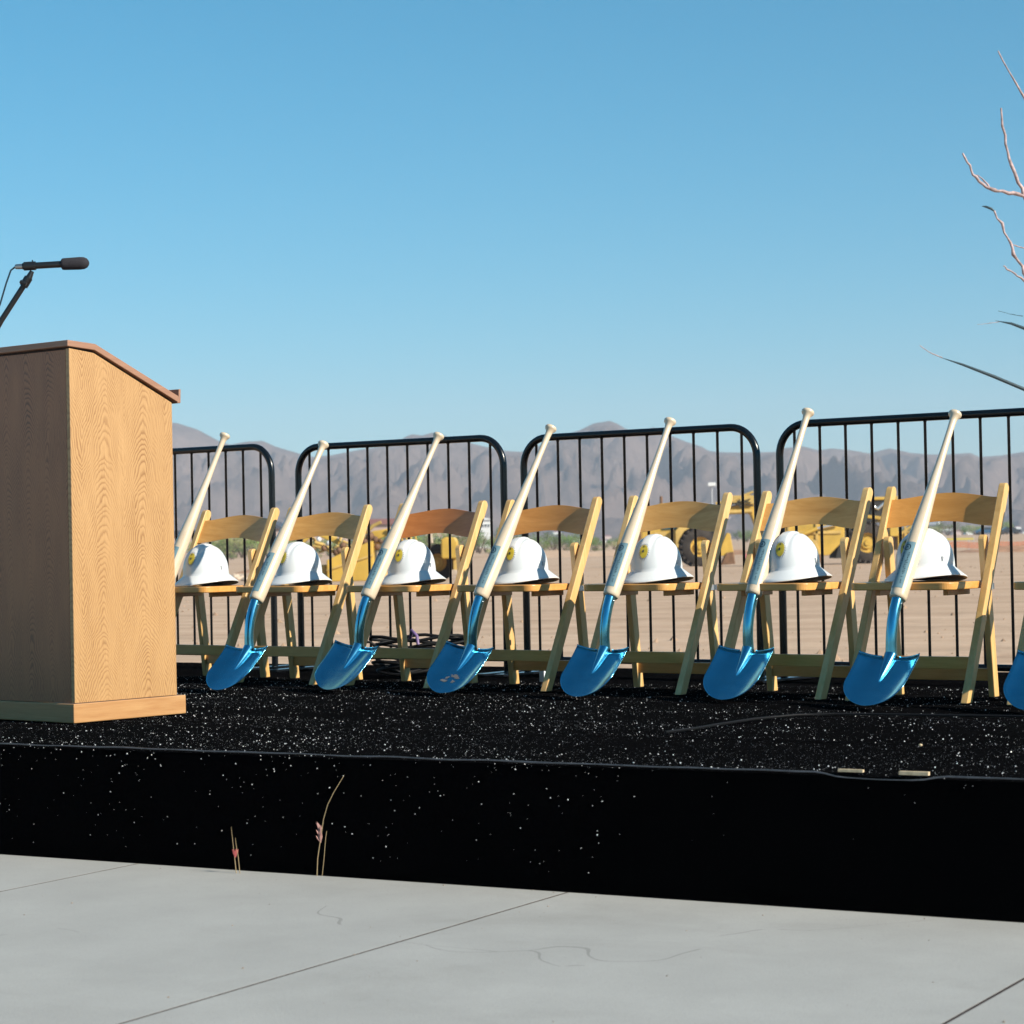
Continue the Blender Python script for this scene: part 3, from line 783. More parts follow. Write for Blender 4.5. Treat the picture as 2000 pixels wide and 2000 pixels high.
    # turned foot steps along the top edge
    for a, b in ((-1.0, -0.28), (0.28, 1.0)):
        mb.grid(lambda u, v: bl(a + (b - a) * u, 0) + (ax * 0.8 + nr * 0.6) * 0.007 * v, 8, 2, True)
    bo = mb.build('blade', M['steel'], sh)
    so = bo.modifiers.new('thickness', 'SOLIDIFY'); so.thickness = 0.0018; so.offset = 0
    # frog: the raised spine running from the socket into the blade
    fp = []; rr = []
    for k in range(10):
        t = -0.03 + 0.50 * k / 9
        p = ax * (L * (1 - t)) + nr * (0.010 * (1 - t) ** 4 + 0.004); fp.append(p); rr.append(0.0235 * (1 - k / 9) ** 0.75 + 0.0015)
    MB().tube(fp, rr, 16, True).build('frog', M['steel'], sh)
    MB().ball((0.021, 0.217, 0.372), 0.0036, 8).build('rivet', M['rod'], sh)
    return sh
SH = [(rowpt(-1.50, -0.29), 0.096, 0.100)]
for (x, y), ds, rx, ry in (((-1.283, 9.785), 0.030, -0.035, 0.008), ((-0.802, 9.673), 0.018, 0.0, 0.093), ((-0.301, 9.295), 0.0, 0.009, 0.10),
                           ((0.206, 8.934), 0.040, 0.004, 0.030), ((0.734, 8.610), 0.045, 0.017, 0.026), ((1.193, 8.163), 0.048, -0.044, 0.028)):
    SH.append((Vector((x, y, 0)) + RU * ds, rx, ry))
SH.append((rowpt(2.93, -0.34), 0.0, 0.05))
SH_LABEL = ['bat handled shovel half hidden behind the lectern, leaning at the nearest chair',
            'bat shovel with a bold black chevron on its silver label, second from the lectern',
            'bat shovel leaning at the chair with the reddish backrest, blade rim reflecting tan',
            'bat shovel with a muddy smear on its sky-tinted chrome blade, by the middle chair',
            'bat shovel leaning at the chair before the big machine tyre',
            'bat shovel whose knob stands highest against the sky, second chair from right',
            'rightmost bat shovel shown whole, covering the emblem of a hard hat',
            'chrome shovel blade tinted with reflected sky, cut off at the right edge of the photo']
# first build each kind, then copy
proto = {True: make_shovel(3, True), False: make_shovel(11, False)}
used = set()
for i, (p, rx, ry) in enumerate(SH):
    key = i < 2
    if key in used: o = copy_tree(proto[key])
    else: o = proto[key]; used.add(key)
    o.location = p + Vector((0, 0, 0.001)); o.rotation_euler = (rx, ry, ROW)
    tag(o, SH_LABEL[i], 'shovel', 'baseball bat shovels leaning on the chairs')
    if i == 3:
        b_ = [c for c in o.children if c.name.startswith('blade')][0]
        mb = MB()
        ax = Vector((0, 0.755, 0.656)); nr = Vector((0, -0.656, 0.755)); rg = random.Random(5)
        for k in range(7):
            cx, ct = rg.uniform(-0.028, 0.03), rg.uniform(0.07, 0.12)
            pts = []
            for q in range(9):
                aa = 2 * math.pi * q / 9; r_ = rg.uniform(0.003, 0.011)
                x_ = cx + 1.6 * r_ * math.cos(aa); l_ = ct + r_ * math.sin(aa); tt = 1 - l_ / 0.255
                pts.append(Vector((x_, 0, 0)) + ax * l_ + nr * (0.022 * abs(x_ / 0.122) ** 3.0 + 0.012 * tt ** 3 + 0.010 * (1 - tt) ** 4 + 0.0016 + 0.0001 * k))
            mb.add(pts, [tuple(range(9))])
        mb.build('mud_smear', plain('thin dried mud', (0.10, 0.10, 0.11), 0.8, 0, 0.3, 0.3, 90), b_)

# ------------------------------------------------------------------ barriers
def make_barrier():
    ba = empty('crowd_barrier', (0, 0, 0))
    hx, top, r = 0.628, 1.09, 0.130
    path = [(-hx, 0, 0.012), (-hx, 0, 0.5), (-hx, 0, top - r - 0.02)]
    for k in range(0, 11):
        a = math.pi - math.pi / 2 * k / 10; path.append((-hx + r + r * math.cos(a), 0, top - r + r * math.sin(a)))
    for k in range(0, 11):
        a = math.pi / 2 - math.pi / 2 * k / 10; path.append((hx - r + r * math.cos(a), 0, top - r + r * math.sin(a)))
    path += [(hx, 0, top - r - 0.02), (hx, 0, 0.5), (hx, 0, 0.012)]
    MB().tube(path, 0.0165, 14).build('frame', M['black_metal'], ba)
    MB().tube([(-hx + 0.012, 0, 0.07), (hx - 0.012, 0, 0.07)], 0.014, 12).build('bottom_rail', M['black_metal'], ba)
    for k in range(10):
        x = -0.5535 + 0.123 * k
        b = MB().tube([(x, 0, 0.075), (x, 0, top - 0.022), (x, 0, top - 0.012), (x, 0, top - 0.006)], [0.0064, 0.0064, 0.009, 0.013], 8).build('bar', M['black_metal'], ba)
    for s in (-1, 1):
        MB().box(s * hx - 0.03, s * hx + 0.03, -0.22, 0.22, 0.0, 0.012).build('foot', M['black_metal'], ba, 0.002)
    return ba
bar0 = make_barrier()
BR = [(-2.375, 0.95, 0.0, 'black steel crowd barrier half hidden by the lectern', 1.030), (-0.898, 0.93, 2.0, 'black steel crowd barrier behind the second and third chairs', 1.012),
      (0.478, 0.95, 0.0, 'black steel crowd barrier in the middle, mountain peak rising above it', 1.0), (1.848, 0.95, 0.0, 'black steel crowd barrier at the right edge behind the last chairs', 1.0)]
for i, (s, b, a, lab, sz) in enumerate(BR):
    o = bar0 if i == 0 else copy_tree(bar0)
    o.location = rowpt(s, b); o.rotation_euler = (0, 0, ROW + R(a)); o.scale = (1, 1, sz)
    tag(o, lab, 'barrier', 'black crowd barriers behind the chairs')

# ------------------------------------------------------------------ small things on the stage
cc = empty('cable_coil', (-0.43, 10.68, 0), 0, 'tangled coil of black cable behind the third chair', 'cable')
for k in range(9):
    rg = random.Random(k); pts = []
    for q in range(26):
        a = 2 * math.pi * q / 24; r_ = 0.15 + 0.03 * math.sin(a * 2 + k) + rg.uniform(-0.006, 0.006)
        pts.append((r_ * 1.25 * math.cos(a + k * 0.4) + 0.015 * math.sin(k * 2.1), r_ * 0.7 * math.sin(a + k * 0.4), 0.015 + 0.019 * k + 0.022 * math.sin(a * 1.5 + k * 1.7) ** 2))
    MB().tube(pts, 0.0075, 7).build('loop', M['cable'], cc)
MB().tube([(-0.05, -0.02, 0.17), (-0.04, -0.07, 0.215), (-0.015, -0.09, 0.19), (-0.01, -0.10, 0.15)], 0.008, 8).build('cable_tie', M['purple'], cc)
MB().tube([(-0.15, 0.0, 0.10), (-0.235, -0.05, 0.165), (-0.285, -0.06, 0.165), (-0.262, -0.05, 0.11), (-0.20, -0.05, 0.09)], 0.007, 7).build('loose_end', M['cable'], cc)
ck = MB().tube([Vector(p) + Vector((0, 0, 0.005)) for p in [(0.47, 7.235, 0), (0.58, 7.37, 0), (0.66, 7.50, 0), (0.80, 7.70, 0), (0.954, 7.835, 0), (1.09, 7.84, 0), (1.217, 7.793, 0), (1.45, 7.68, 0), (1.672, 7.584, 0), (2.1, 7.36, 0)]], 0.0042, 8).build('floor_cable', M['cable'])
tag(ck, 'thin black cable curving across the stage cloth at the right', 'cable')
wb = rowpt(0.10, 0.55)
o = MB().box(-0.05, 0.05, -0.006, 0.006, 0.0, 0.02, Matrix.Translation(rowpt(0.21, 0.66, 0.13)) @ Matrix.Rotation(ROW, 4, 'Z')).build('plastic_strip', M['white_plastic'])
o.location = (0, 0, -0.0)
mb = MB().box(-0.0125, 0.0125, -0.006, 0.006, 0.0, 0.105, Matrix.Translation(rowpt(0.255, 0.52, 0.0)) @ Matrix.Rotation(ROW, 4, 'Z'))
bpy.data.objects.remove(o)
mb.box(-0.085, -0.0125, -0.005, 0.005, 0.090, 0.105, Matrix.Translation(rowpt(0.255, 0.52, 0.0)) @ Matrix.Rotation(ROW, 4, 'Z'))
tag(mb.build('plastic_bracket', M['white_plastic']), 'small white plastic bracket standing under the middle chair', 'bracket')
o = MB().ball((1.162, 6.626, 0.004), 0.006, 8, (1, 0.8, 0.7)).build('pebble', M['chip']); tag(o, 'tan pebble lying on the black stage cloth at the right', 'pebble')

# dry grass stalks at the foot of the stage
g = empty('grass_stalk', (-0.559 * 1.066, 6.323 * 1.066, -0.354), 0, 'tall bent straw stalk with a pinkish seed head before the black stage front', 'dry grass')
KG = 1.066
def gs(p):
    q = Vector((p[0] * KG, p[1] * KG, CAM_Z + (p[2] - CAM_Z) * KG)); q.z = max(q.z, -0.356); return q
def gp(o, pts): return [gs(p) - o.location for p in pts]
yy = 6.443 - 0.12
MB().tube(gp(g, [(-0.552, yy, -0.354), (-0.549, yy, -0.245), (-0.537, yy, -0.175), (-0.531, yy, -0.139), (-0.519, yy, -0.10), (-0.502, yy, -0.067), (-0.476, yy, -0.026), (-0.466, yy, -0.010)]), [0.0016, 0.0014, 0.0013, 0.0012, 0.0012, 0.0011, 0.0009, 0.0005], 6).build('stem', M['straw'], g)
mb = MB()
for k in range(16):
    a = rnd.uniform(0, 6.28); h = rnd.uniform(-0.205, -0.165)
    p = gs((-0.537 - 0.002, yy, h)) - g.location; q = p + Vector((0.011 * math.cos(a) - 0.004, 0.006 * math.sin(a), 0.022))
    n_ = Vector((0.0025, 0.001, 0)); mb.add([p - n_ * 0.4, p + n_ * 0.4, (p + q) / 2 + n_ * 1.3, q, (p + q) / 2 - n_ * 1.3], [(0, 1, 2, 3, 4)])
mb.build('seed_head', M['seed'], g)
MB().tube(gp(g, [(-0.538, yy, -0.354), (-0.532, yy, -0.25), (-0.526, yy, -0.19), (-0.523, yy, -0.172)]), [0.0011, 0.0010, 0.0009, 0.0007], 6).build('stem', M['straw'], g)
g2 = empty('grass_stalk', (-0.797 * 1.066, 6.402 * 1.066, -0.354), 0, 'short straw stalk with a red husk before the black stage front', 'dry grass')
yy = 6.522 - 0.12
MB().tube(gp(g2, [(-0.782, yy, -0.354), (-0.786, yy, -0.25), (-0.790, yy, -0.21), (-0.794, yy, -0.165)]), [0.0015, 0.0012, 0.0009, 0.0005], 6).build('stem', M['straw'], g2)
MB().tube(gp(g2, [(-0.772, yy, -0.354), (-0.776, yy, -0.25), (-0.782, yy, -0.21), (-0.783, yy, -0.195)]), [0.0013, 0.0011, 0.0008, 0.0005], 6).build('stem', M['straw'], g2)
mb = MB()
for k in range(9):
    a = rnd.uniform(0, 6.28); p = gs((-0.784, yy, -0.25)) - g2.location; q = p + Vector((0.010 * math.cos(a), 0.006 * math.sin(a), 0.026)); n_ = Vector((0.003, 0.001, 0))
    mb.add([p - n_ * 0.4, p + n_ * 0.4, (p + q) / 2 + n_, q, (p + q) / 2 - n_], [(0, 1, 2, 3, 4)])
mb.build('husk', M['seed_red'], g2)

# ------------------------------------------------------------------ bare desert tree beyond the right edge
tr = empty('desert_tree', (3.62, 14.0, gz(3.6, 14)), 0, 'bare pinkish twigs and dark blade leaves of a tree at the right edge', 'tree')
def tp(pts): return [Vector(p) - tr.location for p in pts]
MB().tube(tp([(3.62, 14, gz(3.6, 14) - 0.05), (3.55, 14, 0.6), (3.50, 14.05, 1.4), (3.40, 14.0, 2.2), (3.33, 14, 3.0), (3.36, 14.02, 3.9)]), [0.07, 0.06, 0.05, 0.035, 0.024, 0.008], 10).build('trunk', M['bark'], tr)
def twig(pts, r0, r1, mat='bark', nm='branch'):
    q = []; rg = random.Random(len(pts) * 7 + int(pts[0][2] * 1000))
    for a, b in zip(pts, pts[1:]):
        for k in range(4):
            p = Vector(a).lerp(Vector(b), k / 4); j = r0 * 0.55
            q.append(p + Vector((rg.uniform(-j, j), rg.uniform(-j, j), rg.uniform(-j, j))) * (1 if k else 0.3))
    q.append(Vector(pts[-1])); n_ = len(q)
    MB().tube(tp(q), [(r0 + (r1 - r0) * k / (n_ - 1)) * (1 + 0.22 * rg.uniform(-1, 1) + (0.3 if k % 5 == 3 else 0)) for k in range(n_)], 7).build(nm, M[mat], tr)
twig([(3.36, 14.0, 2.5), (3.282, 14, 2.63), (3.127, 14, 2.67), (2.997, 14, 2.692), (2.91, 14, 2.737), (2.84, 14, 2.82), (2.79, 14.0, 2.93)], 0.014, 0.006)
twig([(2.95, 14, 2.715), (2.91, 14.02, 2.775), (2.88, 14.03, 2.80)], 0.006, 0.002)
twig([(3.34, 14.0, 2.45), (3.218, 14, 2.544), (3.152, 14, 2.676), (3.105, 14, 2.802), (3.05, 14, 2.98), (3.03, 14, 3.2)], 0.014, 0.006)
twig([(3.42, 14.0, 1.95), (3.28, 14, 2.06), (3.162, 14, 2.17), (3.103, 14, 2.28), (3.052, 14, 2.406), (2.975, 14, 2.573)], 0.014, 0.006)
twig([(3.44, 14.0, 1.9), (3.269, 14, 2.059), (3.146, 14, 2.145), (3.07, 14, 2.203), (3.024, 14, 2.238)], 0.009, 0.004)
twig([(3.269, 14, 2.12), (3.17, 14, 2.34), (3.10, 14, 2.36), (3.06, 14, 2.375)], 0.006, 0.002)
def blade(pts, w):
    mb = MB(); pts = tp(pts); n_ = len(pts)
    ws = [w * math.sin(math.pi * (0.12 + 0.88 * (k / (n_ - 1)))) ** 0.7 + 0.0008 for k in range(n_)]
    mb.tube(pts, ws, 6); mb.build('blade_leaf', M['blade_leaf'], tr)
blade([(2.978, 14, 2.570), (2.955, 14, 2.588), (2.925, 14, 2.60), (2.898, 14, 2.604)], 0.0075)
blade([(3.40, 14, 1.70), (3.263, 14, 1.794), (3.14, 14, 1.855), (3.063, 14, 1.885), (2.965, 14, 1.905)], 0.010)
twig([(3.14, 14.02, 1.93), (3.06, 14.02, 1.945), (2.99, 14.02, 1.965)], 0.002, 0.001, 'blade_leaf', 'twig')
twig([(3.0, 14.02, 1.90), (2.92, 14.02, 1.890), (2.86, 14.02, 1.885)], 0.002, 0.001, 'bark', 'twig')
blade([(3.45, 14, 1.30), (3.255, 14, 1.42), (3.131, 14, 1.484), (2.946, 14, 1.566), (2.761, 14, 1.641), (2.62, 14, 1.69)], 0.011)
twig([(2.64, 14, 1.685), (2.57, 14, 1.715), (2.505, 14, 1.762)], 0.0035, 0.002, 'bark', 'twig')
for pts, r in [([(3.33, 14, 3.0), (3.15, 14, 3.3), (3.02, 14, 3.55)], 0.010), ([(3.34, 14, 3.2), (3.22, 14, 3.5), (3.2, 14, 3.8)], 0.008), ([(3.36, 14, 2.9), (3.6, 14.1, 3.2), (3.8, 14.1, 3.4)], 0.012), ([(3.45, 14, 1.8), (3.8, 14.1, 2.2), (4.0, 14.2, 2.6)], 0.016)]:
    twig(pts, r, r * 0.3)

# ------------------------------------------------------------------ earthmoving machines
def wheel(parent, x, y, z, r, w, ry=0.0):
    wh = MB()
    prof = [(-w / 2, r * 0.50), (-w / 2, r * 0.88), (-w * 0.42, r * 0.96), (w * 0.42, r * 0.96), (w / 2, r * 0.88), (w / 2, r * 0.50)]
    wh.tube_dir(prof, Vector((x, y, z)), Vector((0, 1, 0)), 40, False)
    for k in range(22):      # deep tread lugs
        a = 2 * math.pi * k / 22
        for s in (-1, 1):
            Mx = Matrix.Translation((x, y, z)) @ Matrix.Rotation(a + s * 0.06, 4, 'Y') @ Matrix.Translation((0, s * w * 0.26, r * 0.955)) @ Matrix.Rotation(s * 0.45, 4, 'Z')
            wh.box(-r * 0.060, r * 0.060, -w * 0.27, w * 0.27, -r * 0.05, r * 0.09, Mx)
    tyre = wh.build('wheel', M['tire'], parent)
    rm = MB()
    rm.tube_dir([(-w * 0.48, r * 0.51), (-w * 0.30, r * 0.47), (-w * 0.26, r * 0.32), (-w * 0.42, r * 0.29), (-w * 0.42, r * 0.16), (-w * 0.50, r * 0.14), (-w * 0.50, r * 0.01)], Vector((x, y, z)), Vector((0, 1, 0)), 32, False)
    for k in range(12):
        a = 2 * math.pi * k / 12
        rm.ball((x + r * 0.39 * math.cos(a), y - w * 0.29, z + r * 0.39 * math.sin(a)), r * 0.03, 6)
    rm.build('rim', M['yellow'], tyre).data.polygons.foreach_set('use_smooth', [False] * len(rm.f))
    return tyre
XS, YS = 10.84, 134.0
zs = gz(XS, YS)
sc = empty('scraper', (XS, YS, zs), 0, 'yellow motor scraper with two big tyred wheels behind the right hand chairs', 'scraper')
zc = 1.12
wheel(sc, 0, -1.0, zc, 1.14, 0.9); wheel(sc, 0, 1.5, zc, 1.14, 0.9)
wheel(sc, 9.62, -1.0, zc + 0.05, 1.14, 0.9); wheel(sc, 9.62, 1.5, zc + 0.05, 1.14, 0.9)
YL, YD = M['yellow'], M['yellow_dust']
mb = MB().box(-4.05, -1.35, -0.7, 1.3, 0.75, 2.30); mb.box(-3.3, -0.9, -0.75, 1.3, 2.30, 2.62); mb.box(-3.28, -1.4, -0.72, -0.70, 0.9, 2.2)
mb.build('tractor_body', YL, sc, 0.06)
MB().box(-4.02, -3.35, -0.78, 1.3, 1.35, 2.5).build('radiator', M['rust'], sc, 0.05)
mb = MB().prism([(-1.42, 0.9), (-1.42, 2.05), (-1.05, 2.50), (-0.4, 2.62), (0.9, 2.62), (1.3, 2.4), (1.3, 2.25), (0.6, 2.42), (-0.35, 2.36), (-0.95, 2.0), (-1.25, 1.5), (-1.25, 0.9)], -1.35, -0.55, 'y'); mb.build('fender', YD, sc, 0.02)
MB().box(-1.2, 1.2, -0.5, 1.0, 0.9, 2.3).build('axle_housing', M['dark'], sc)
cabn = MB(); 
for x in (-2.1, -0.5):
    for y in (-0.6, 0.9): cabn.box(x - 0.06, x + 0.06, y - 0.06, y + 0.06, 2.62, 3.55)
cabn.box(-2.25, -0.35, -0.75, 1.05, 3.55, 3.66); cabn.build('cab', YL, sc, 0.02)
MB().box(-2.12, -0.95, -0.79, -0.76, 2.15, 2.58).build('cab_window', M['glass'], sc)
MB().box(-2.0, -1.75, -0.735, -0.725, 1.25, 1.55).build('tool_box', M['rust'], sc)
MB().box(-2.6, -1.9, -0.735, -0.726, 1.62, 2.02).build('access_panel', YD, sc, 0.02)
MB().tube([(-2.1, 0.3, 2.6), (-2.1, 0.3, 4.1)], 0.09, 10).build('exhaust_pipe', M['rust'], sc)
# gooseneck arch
gn = MB().prism([(0.9, 2.75), (1.6, 3.1), (2.55, 3.12), (3.05, 2.95), (3.35, 2.1), (3.7, 1.6), (3.95, 1.75), (3.7, 2.3), (3.75, 3.6), (3.2, 3.95), (2.6, 3.55), (1.75, 3.45), (0.8, 3.15)], -0.35, 0.55, 'y'); gn.build('gooseneck', YL, sc, 0.06)
gn = MB().tube([(0.6, -0.5, 3.05), (3.1, -0.5, 3.12)], 0.13, 12); gn.tube([(1.0, -0.55, 3.6), (1.9, -0.55, 3.75), (2.9, -0.5, 4.0), (3.4, -0.45, 3.9)], 0.09, 8)
gn.tube([(1.5, -0.6, 3.3), (2.2, -0.6, 3.9), (3.2, -0.5, 4.25)], 0.07, 8); gn.box(2.0, 3.3, -0.6, -0.4, 3.55, 4.05); gn.build('lift_arm', YD, sc)
gn = MB()
for k in range(14): gn.tube([(rnd.uniform(1.2, 3.2), -0.66, rnd.uniform(3.2, 3.9)), (rnd.uniform(1.2, 3.2), -0.70, rnd.uniform(3.2, 3.9))], 0.035, 6)
gn.build('hydraulic_hose', M['dark'], sc)
MB().prism([(0.95, 0.55), (1.55, 1.9), (1.75, 1.85), (1.85, 1.2), (1.95, 0.6)], -1.2, -0.6, 'y').build('push_frame', YL, sc, 0.03)
MB().prism([(1.15, 0.05), (1.5, 0.75), (1.9, 0.8), (2.0, 0.1)], -1.3, -0.6, 'y').build('ripper_shoe', M['rust'], sc, 0.03)
# bowl
bw = MB().prism([(4.3, 0.95), (4.3, 2.75), (4.9, 2.95), (8.3, 2.85), (8.3, 1.4), (7.4, 0.5), (5.6, 0.35)], -1.5, 1.6, 'y'); bw.build('bowl', YL, sc, 0.05)
bw = MB().box(4.5, 8.1, -1.58, -1.5, 1.72, 1.9); bw.box(5.0, 5.15, -1.58, -1.5, 0.6, 2.8); bw.box(6.6, 6.75, -1.58, -1.5, 0.6, 2.8); bw.box(4.35, 4.5, -1.6, -1.5, 1.0, 2.8); bw.build('bowl_rib', YD, sc, 0.02)
MB().prism([(4.35, 0.35), (4.35, 1.55), (5.2, 1.9), (6.6, 1.35), (6.9, 0.5), (6.0, 0.15)], -1.78, -1.6, 'y').build('apron', YD, sc, 0.04)
MB().box(5.2, 6.9, -1.85, -1.55, 0.05, 0.55).build('cutting_edge', M['rust'], sc, 0.03)
MB().tube([(6.7, -1.72, 2.05), (8.0, -1.72, 2.3)], 0.07, 10).build('hydraulic_rod', M['rod'], sc)
MB().tube([(4.9, -1.72, 1.35), (6.7, -1.72, 2.05)], 0.12, 10).build('hydraulic_cylinder', YL, sc)
MB().prism([(7.75, 0.3), (8.05, 1.4), (8.5, 2.25), (9.2, 2.6), (10.3, 2.6), (10.2, 2.4), (9.3, 2.3), (8.75, 1.9), (8.45, 1.2), (8.35, 0.3)], -1.35, 1.4, 'y').build('wheel_arch', M['dark'], sc, 0.03)
MB().prism([(7.6, 2.5), (9.1, 2.85), (10.9, 2.6), (10.9, 2.4), (9.1, 2.66), (7.6, 2.35)], -1.4, 1.4, 'y').build('rear_fender', YL, sc, 0.03)
rr_ = MB().box(9.9, 10.9, -1.0, 1.1, 2.55, 3.6); rr_.build('engine', M['dark'], sc)
rr_ = MB().tube([(10.0, -1.05, 3.3), (10.3, -1.05, 3.1), (10.7, -1.05, 3.45)], 0.10, 8); rr_.tube([(10.75, -1.06, 2.7), (10.8, -1.06, 3.4)], 0.08, 8); rr_.build('engine_pipe', M['rod'], sc)
rr_ = MB().box(10.95, 11.45, -1.15, 1.2, 1.5, 3.85); rr_.box(9.8, 10.95, -1.1, 1.2, 3.62, 3.80); rr_.box(9.9, 11.0, -1.25, -1.0, 2.32, 2.5); rr_.build('engine_guard', YL, sc, 0.04)
rr_ = MB()
for x in (11.9, 12.5, 13.0): rr_.box(x - 0.05, x + 0.05, -0.9, -0.8, 1.4, 2.75)
for z in (1.75, 2.2, 2.7): rr_.box(11.45, 13.05, -0.88, -0.8, z - 0.04, z + 0.04)
rr_.tube([(11.6, -0.85, 1.6), (12.9, -0.85, 2.6)], 0.08, 8); rr_.build('guard_rail', YD, sc)
MB().box(11.45, 13.2, -0.8, 1.0, 0.7, 1.7).build('push_block', YL, sc, 0.05)

# second, nearer machine on the left: scraper bowl seen three-quarter with a hood to the right
XD, YDd = -5.0, 80.0
lo_ = empty('earthmover', (XD, YDd, gz(XD, YDd) - 0.02), 0, 'nearer yellow earthmover with slanted panels and rusty blade behind the second chair', 'earthmover')
MB().prism([(-1.35, 0.05), (-1.35, 0.78), (-0.55, 1.15), (0.25, 1.42), (0.25, 0.05)], -1.2, 1.0, 'y').build('apron_panel', YL, lo_, 0.03)
MB().prism([(-1.36, 0.40), (-1.36, 0.46), (0.26, 0.98), (0.26, 0.90)], -1.26, -1.2, 'y').build('panel_rib', YD, lo_, 0.01)
MB().box(-2.4, -1.4, -0.8, 1.0, 0.1, 0.62).build('chassis', YD, lo_, 0.04)
jm = MB(); rg = random.Random(21)
for k in range(30):
    p = Vector((rg.uniform(-2.2, 0.9), rg.uniform(-0.9, 0.5), rg.uniform(0.95, 1.75))); q = p + Vector((rg.uniform(-0.6, 0.6), rg.uniform(-0.3, 0.3), rg.uniform(-0.4, 0.4)))
    jm.tube([p, (p + q) / 2 + Vector((0, 0, 0.08)), q], rg.uniform(0.03, 0.07), 6)
jm.build('linkage', YD, lo_)['kind'] = 'stuff'
jm = MB()
for k in range(16):
    p = Vector((rg.uniform(-2.1, 0.6), -0.92, rg.uniform(0.95, 1.6))); jm.ball(p, rg.uniform(0.07, 0.16), 7)
jm.build('gear_block', M['rust'], lo_)['kind'] = 'stuff'
MB().ball((-1.62, -0.98, 1.50), 0.09, 8).build('lamp', M['white_wall'], lo_); MB().ball((-1.28, -0.98, 1.36), 0.10, 8).build('lamp', M['white_wall'], lo_)
MB().prism([(-2.3, 1.3), (-2.05, 1.95), (-1.75, 1.92), (-0.9, 1.45), (-1.0, 1.3), (-1.8, 1.68)], -0.5, -0.2, 'y').build('boom', YL, lo_, 0.03)
MB().prism([(-0.5, 1.2), (0.2, 1.75), (0.9, 1.85), (1.5, 1.72), (1.5, 1.58), (0.8, 1.62), (0.1, 1.35)], -0.7, -0.4, 'y').build('draft_arm', YL, lo_, 0.03)
jm = MB().tube([(0.75, -0.8, 1.8), (1.9, -0.8, 1.78)], 0.05, 8)
for k in range(6): jm.tube([(0.8 + 0.17 * k, -0.8, 1.75), (1.0 + 0.15 * k, -0.8, 1.15)], 0.03, 6)
jm.build('guard_rail', YL, lo_)
MB().tube([(0.95, -0.35, 1.15), (0.95, 0.5, 1.15)], 0.5, 24).build('drum', M['galv'], lo_)
MB().prism([(0.85, 0.55), (1.05, 0.10), (1.75, 0.32), (2.2, 0.9), (1.75, 0.72), (1.2, 0.62)], -1.1, 0.2, 'y').build('blade', M['rust'], lo_, 0.02)
MB().tube([(1.2, -0.7, 0.6), (1.9, -0.7, 1.3)], 0.10, 8).build('push_arm', M['chip'], lo_)
wheel(lo_, 2.4, 0.6, 0.62, 0.62, 0.5)
MB().prism([(2.55, 0.75), (2.55, 1.42), (2.7, 1.50), (3.05, 1.48), (3.12, 1.35), (3.12, 0.75)], -0.6, 0.8, 'y').build('hood', M['yellow'], lo_, 0.05)
MB().box(2.95, 3.15, -0.3, 0.5, 0.30, 0.75).build('hood_support', YD, lo_, 0.02)
MB().box(2.85, 3.3, -0.7, 0.6, 0.18, 0.36).build('rear_bumper', M['rock'], lo_, 0.02)
MB().tube([(2.2, 0.3, 1.3), (2.1, 0.3, 2.35)], 0.06, 8).build('exhaust_pipe', M['rock'], lo_)

# ------------------------------------------------------------------ far buildings
ZONES = [(420, 'below the first backrest'), (560, 'just right of the first chair'), (720, 'over the second hard hat'), (880, 'over the third hard hat'),
         (1000, 'between the third and fourth backrests'), (1170, 'over the fourth hard hat'), (1260, 'left of the big tyre'), (1480, 'right of the big tyre'), (1760, 'about the sixth chair'), (1900, 'over the last hard hat'), (9999, 'at the right edge')]
def where(x, y):
    px = 1000 + 4500 * x / y
    for lim, w in ZONES:
        if px < lim: return w

def building(name, x0, x1, y, z0, h, wall, roof, label, wins, roof_h=0.9, group=None):
    zb = gz((x0 + x1) / 2, y) - 0.3
    o = empty(name, ((x0 + x1) / 2, y, zb), 0, label, 'building', group); w = (x1 - x0) / 2; hh = h - zb
    MB().box(-w, w, 0, 14, 0, hh).build('wall', wall, o)
    MB().prism([(-w - 0.5, hh + 0.003), (w + 0.5, hh + 0.003), (w - 1.5, hh + roof_h), (-w + 1.5, hh + roof_h)], -0.5, 14.5, 'y').build('roof', roof, o)
    for (a, b, c, d) in wins:
        fr = MB().box(a - 0.12, b + 0.12, -0.10, -0.003, c - 0.12, d + 0.12).build('window', M['white_wall'], o)
        MB().box(a, b, -0.13, -0.102, c, d).build('pane', M['window'], fr)
    return o
building('low_building', -66, -50.5, 420, 0, 3.3, M['adobe'], M['roof_dark'], 'pinkish low building beyond the lot, left of the dark roofed one', [(-2 + k * 2.2, -1 + k * 2.2, 1.4, 2.6) for k in range(4)])
building('low_building', -50, -41, 410, 0, 4.1, M['adobe'], M['roof_dark'], 'low building under a dark slate roof, seen below the first backrest', [(-3, -1.5, 1.6, 2.9), (1, 2.4, 1.6, 2.9)], 1.3)
building('low_building', -38, -30, 415, 0, 4.3, M['adobe'], M['roof_dark'], 'stucco building with dark roof seen below the second backrest', [(-2, -0.6, 1.6, 2.9), (1, 2.4, 1.6, 2.9)], 1.5)
building('low_building', -27.5, -19, 420, 0, 4.6, M['adobe'], M['roof_red'], 'reddish roofed house behind the gap between the second and third chairs', [(-2, -0.6, 1.6, 2.9)], 1.0)
building('low_building', -16, -8.5, 425, 0, 3.6, M['adobe'], M['roof_red'], 'brownish house seen below the reddish backrest', [(-2, -0.6, 1.6, 2.9), (1, 2.4, 1.6, 2.9)], 1.0)
building('white_building', -9.6, -6.0, 700, 0, 8.0, M['white_wall'], M['white_wall'], 'small white flat roofed block below the mountains, left of the middle', [(-1.4 + 0.95 * k, -0.8 + 0.95 * k, 6.8, 7.6) for k in range(3)], 0.6)
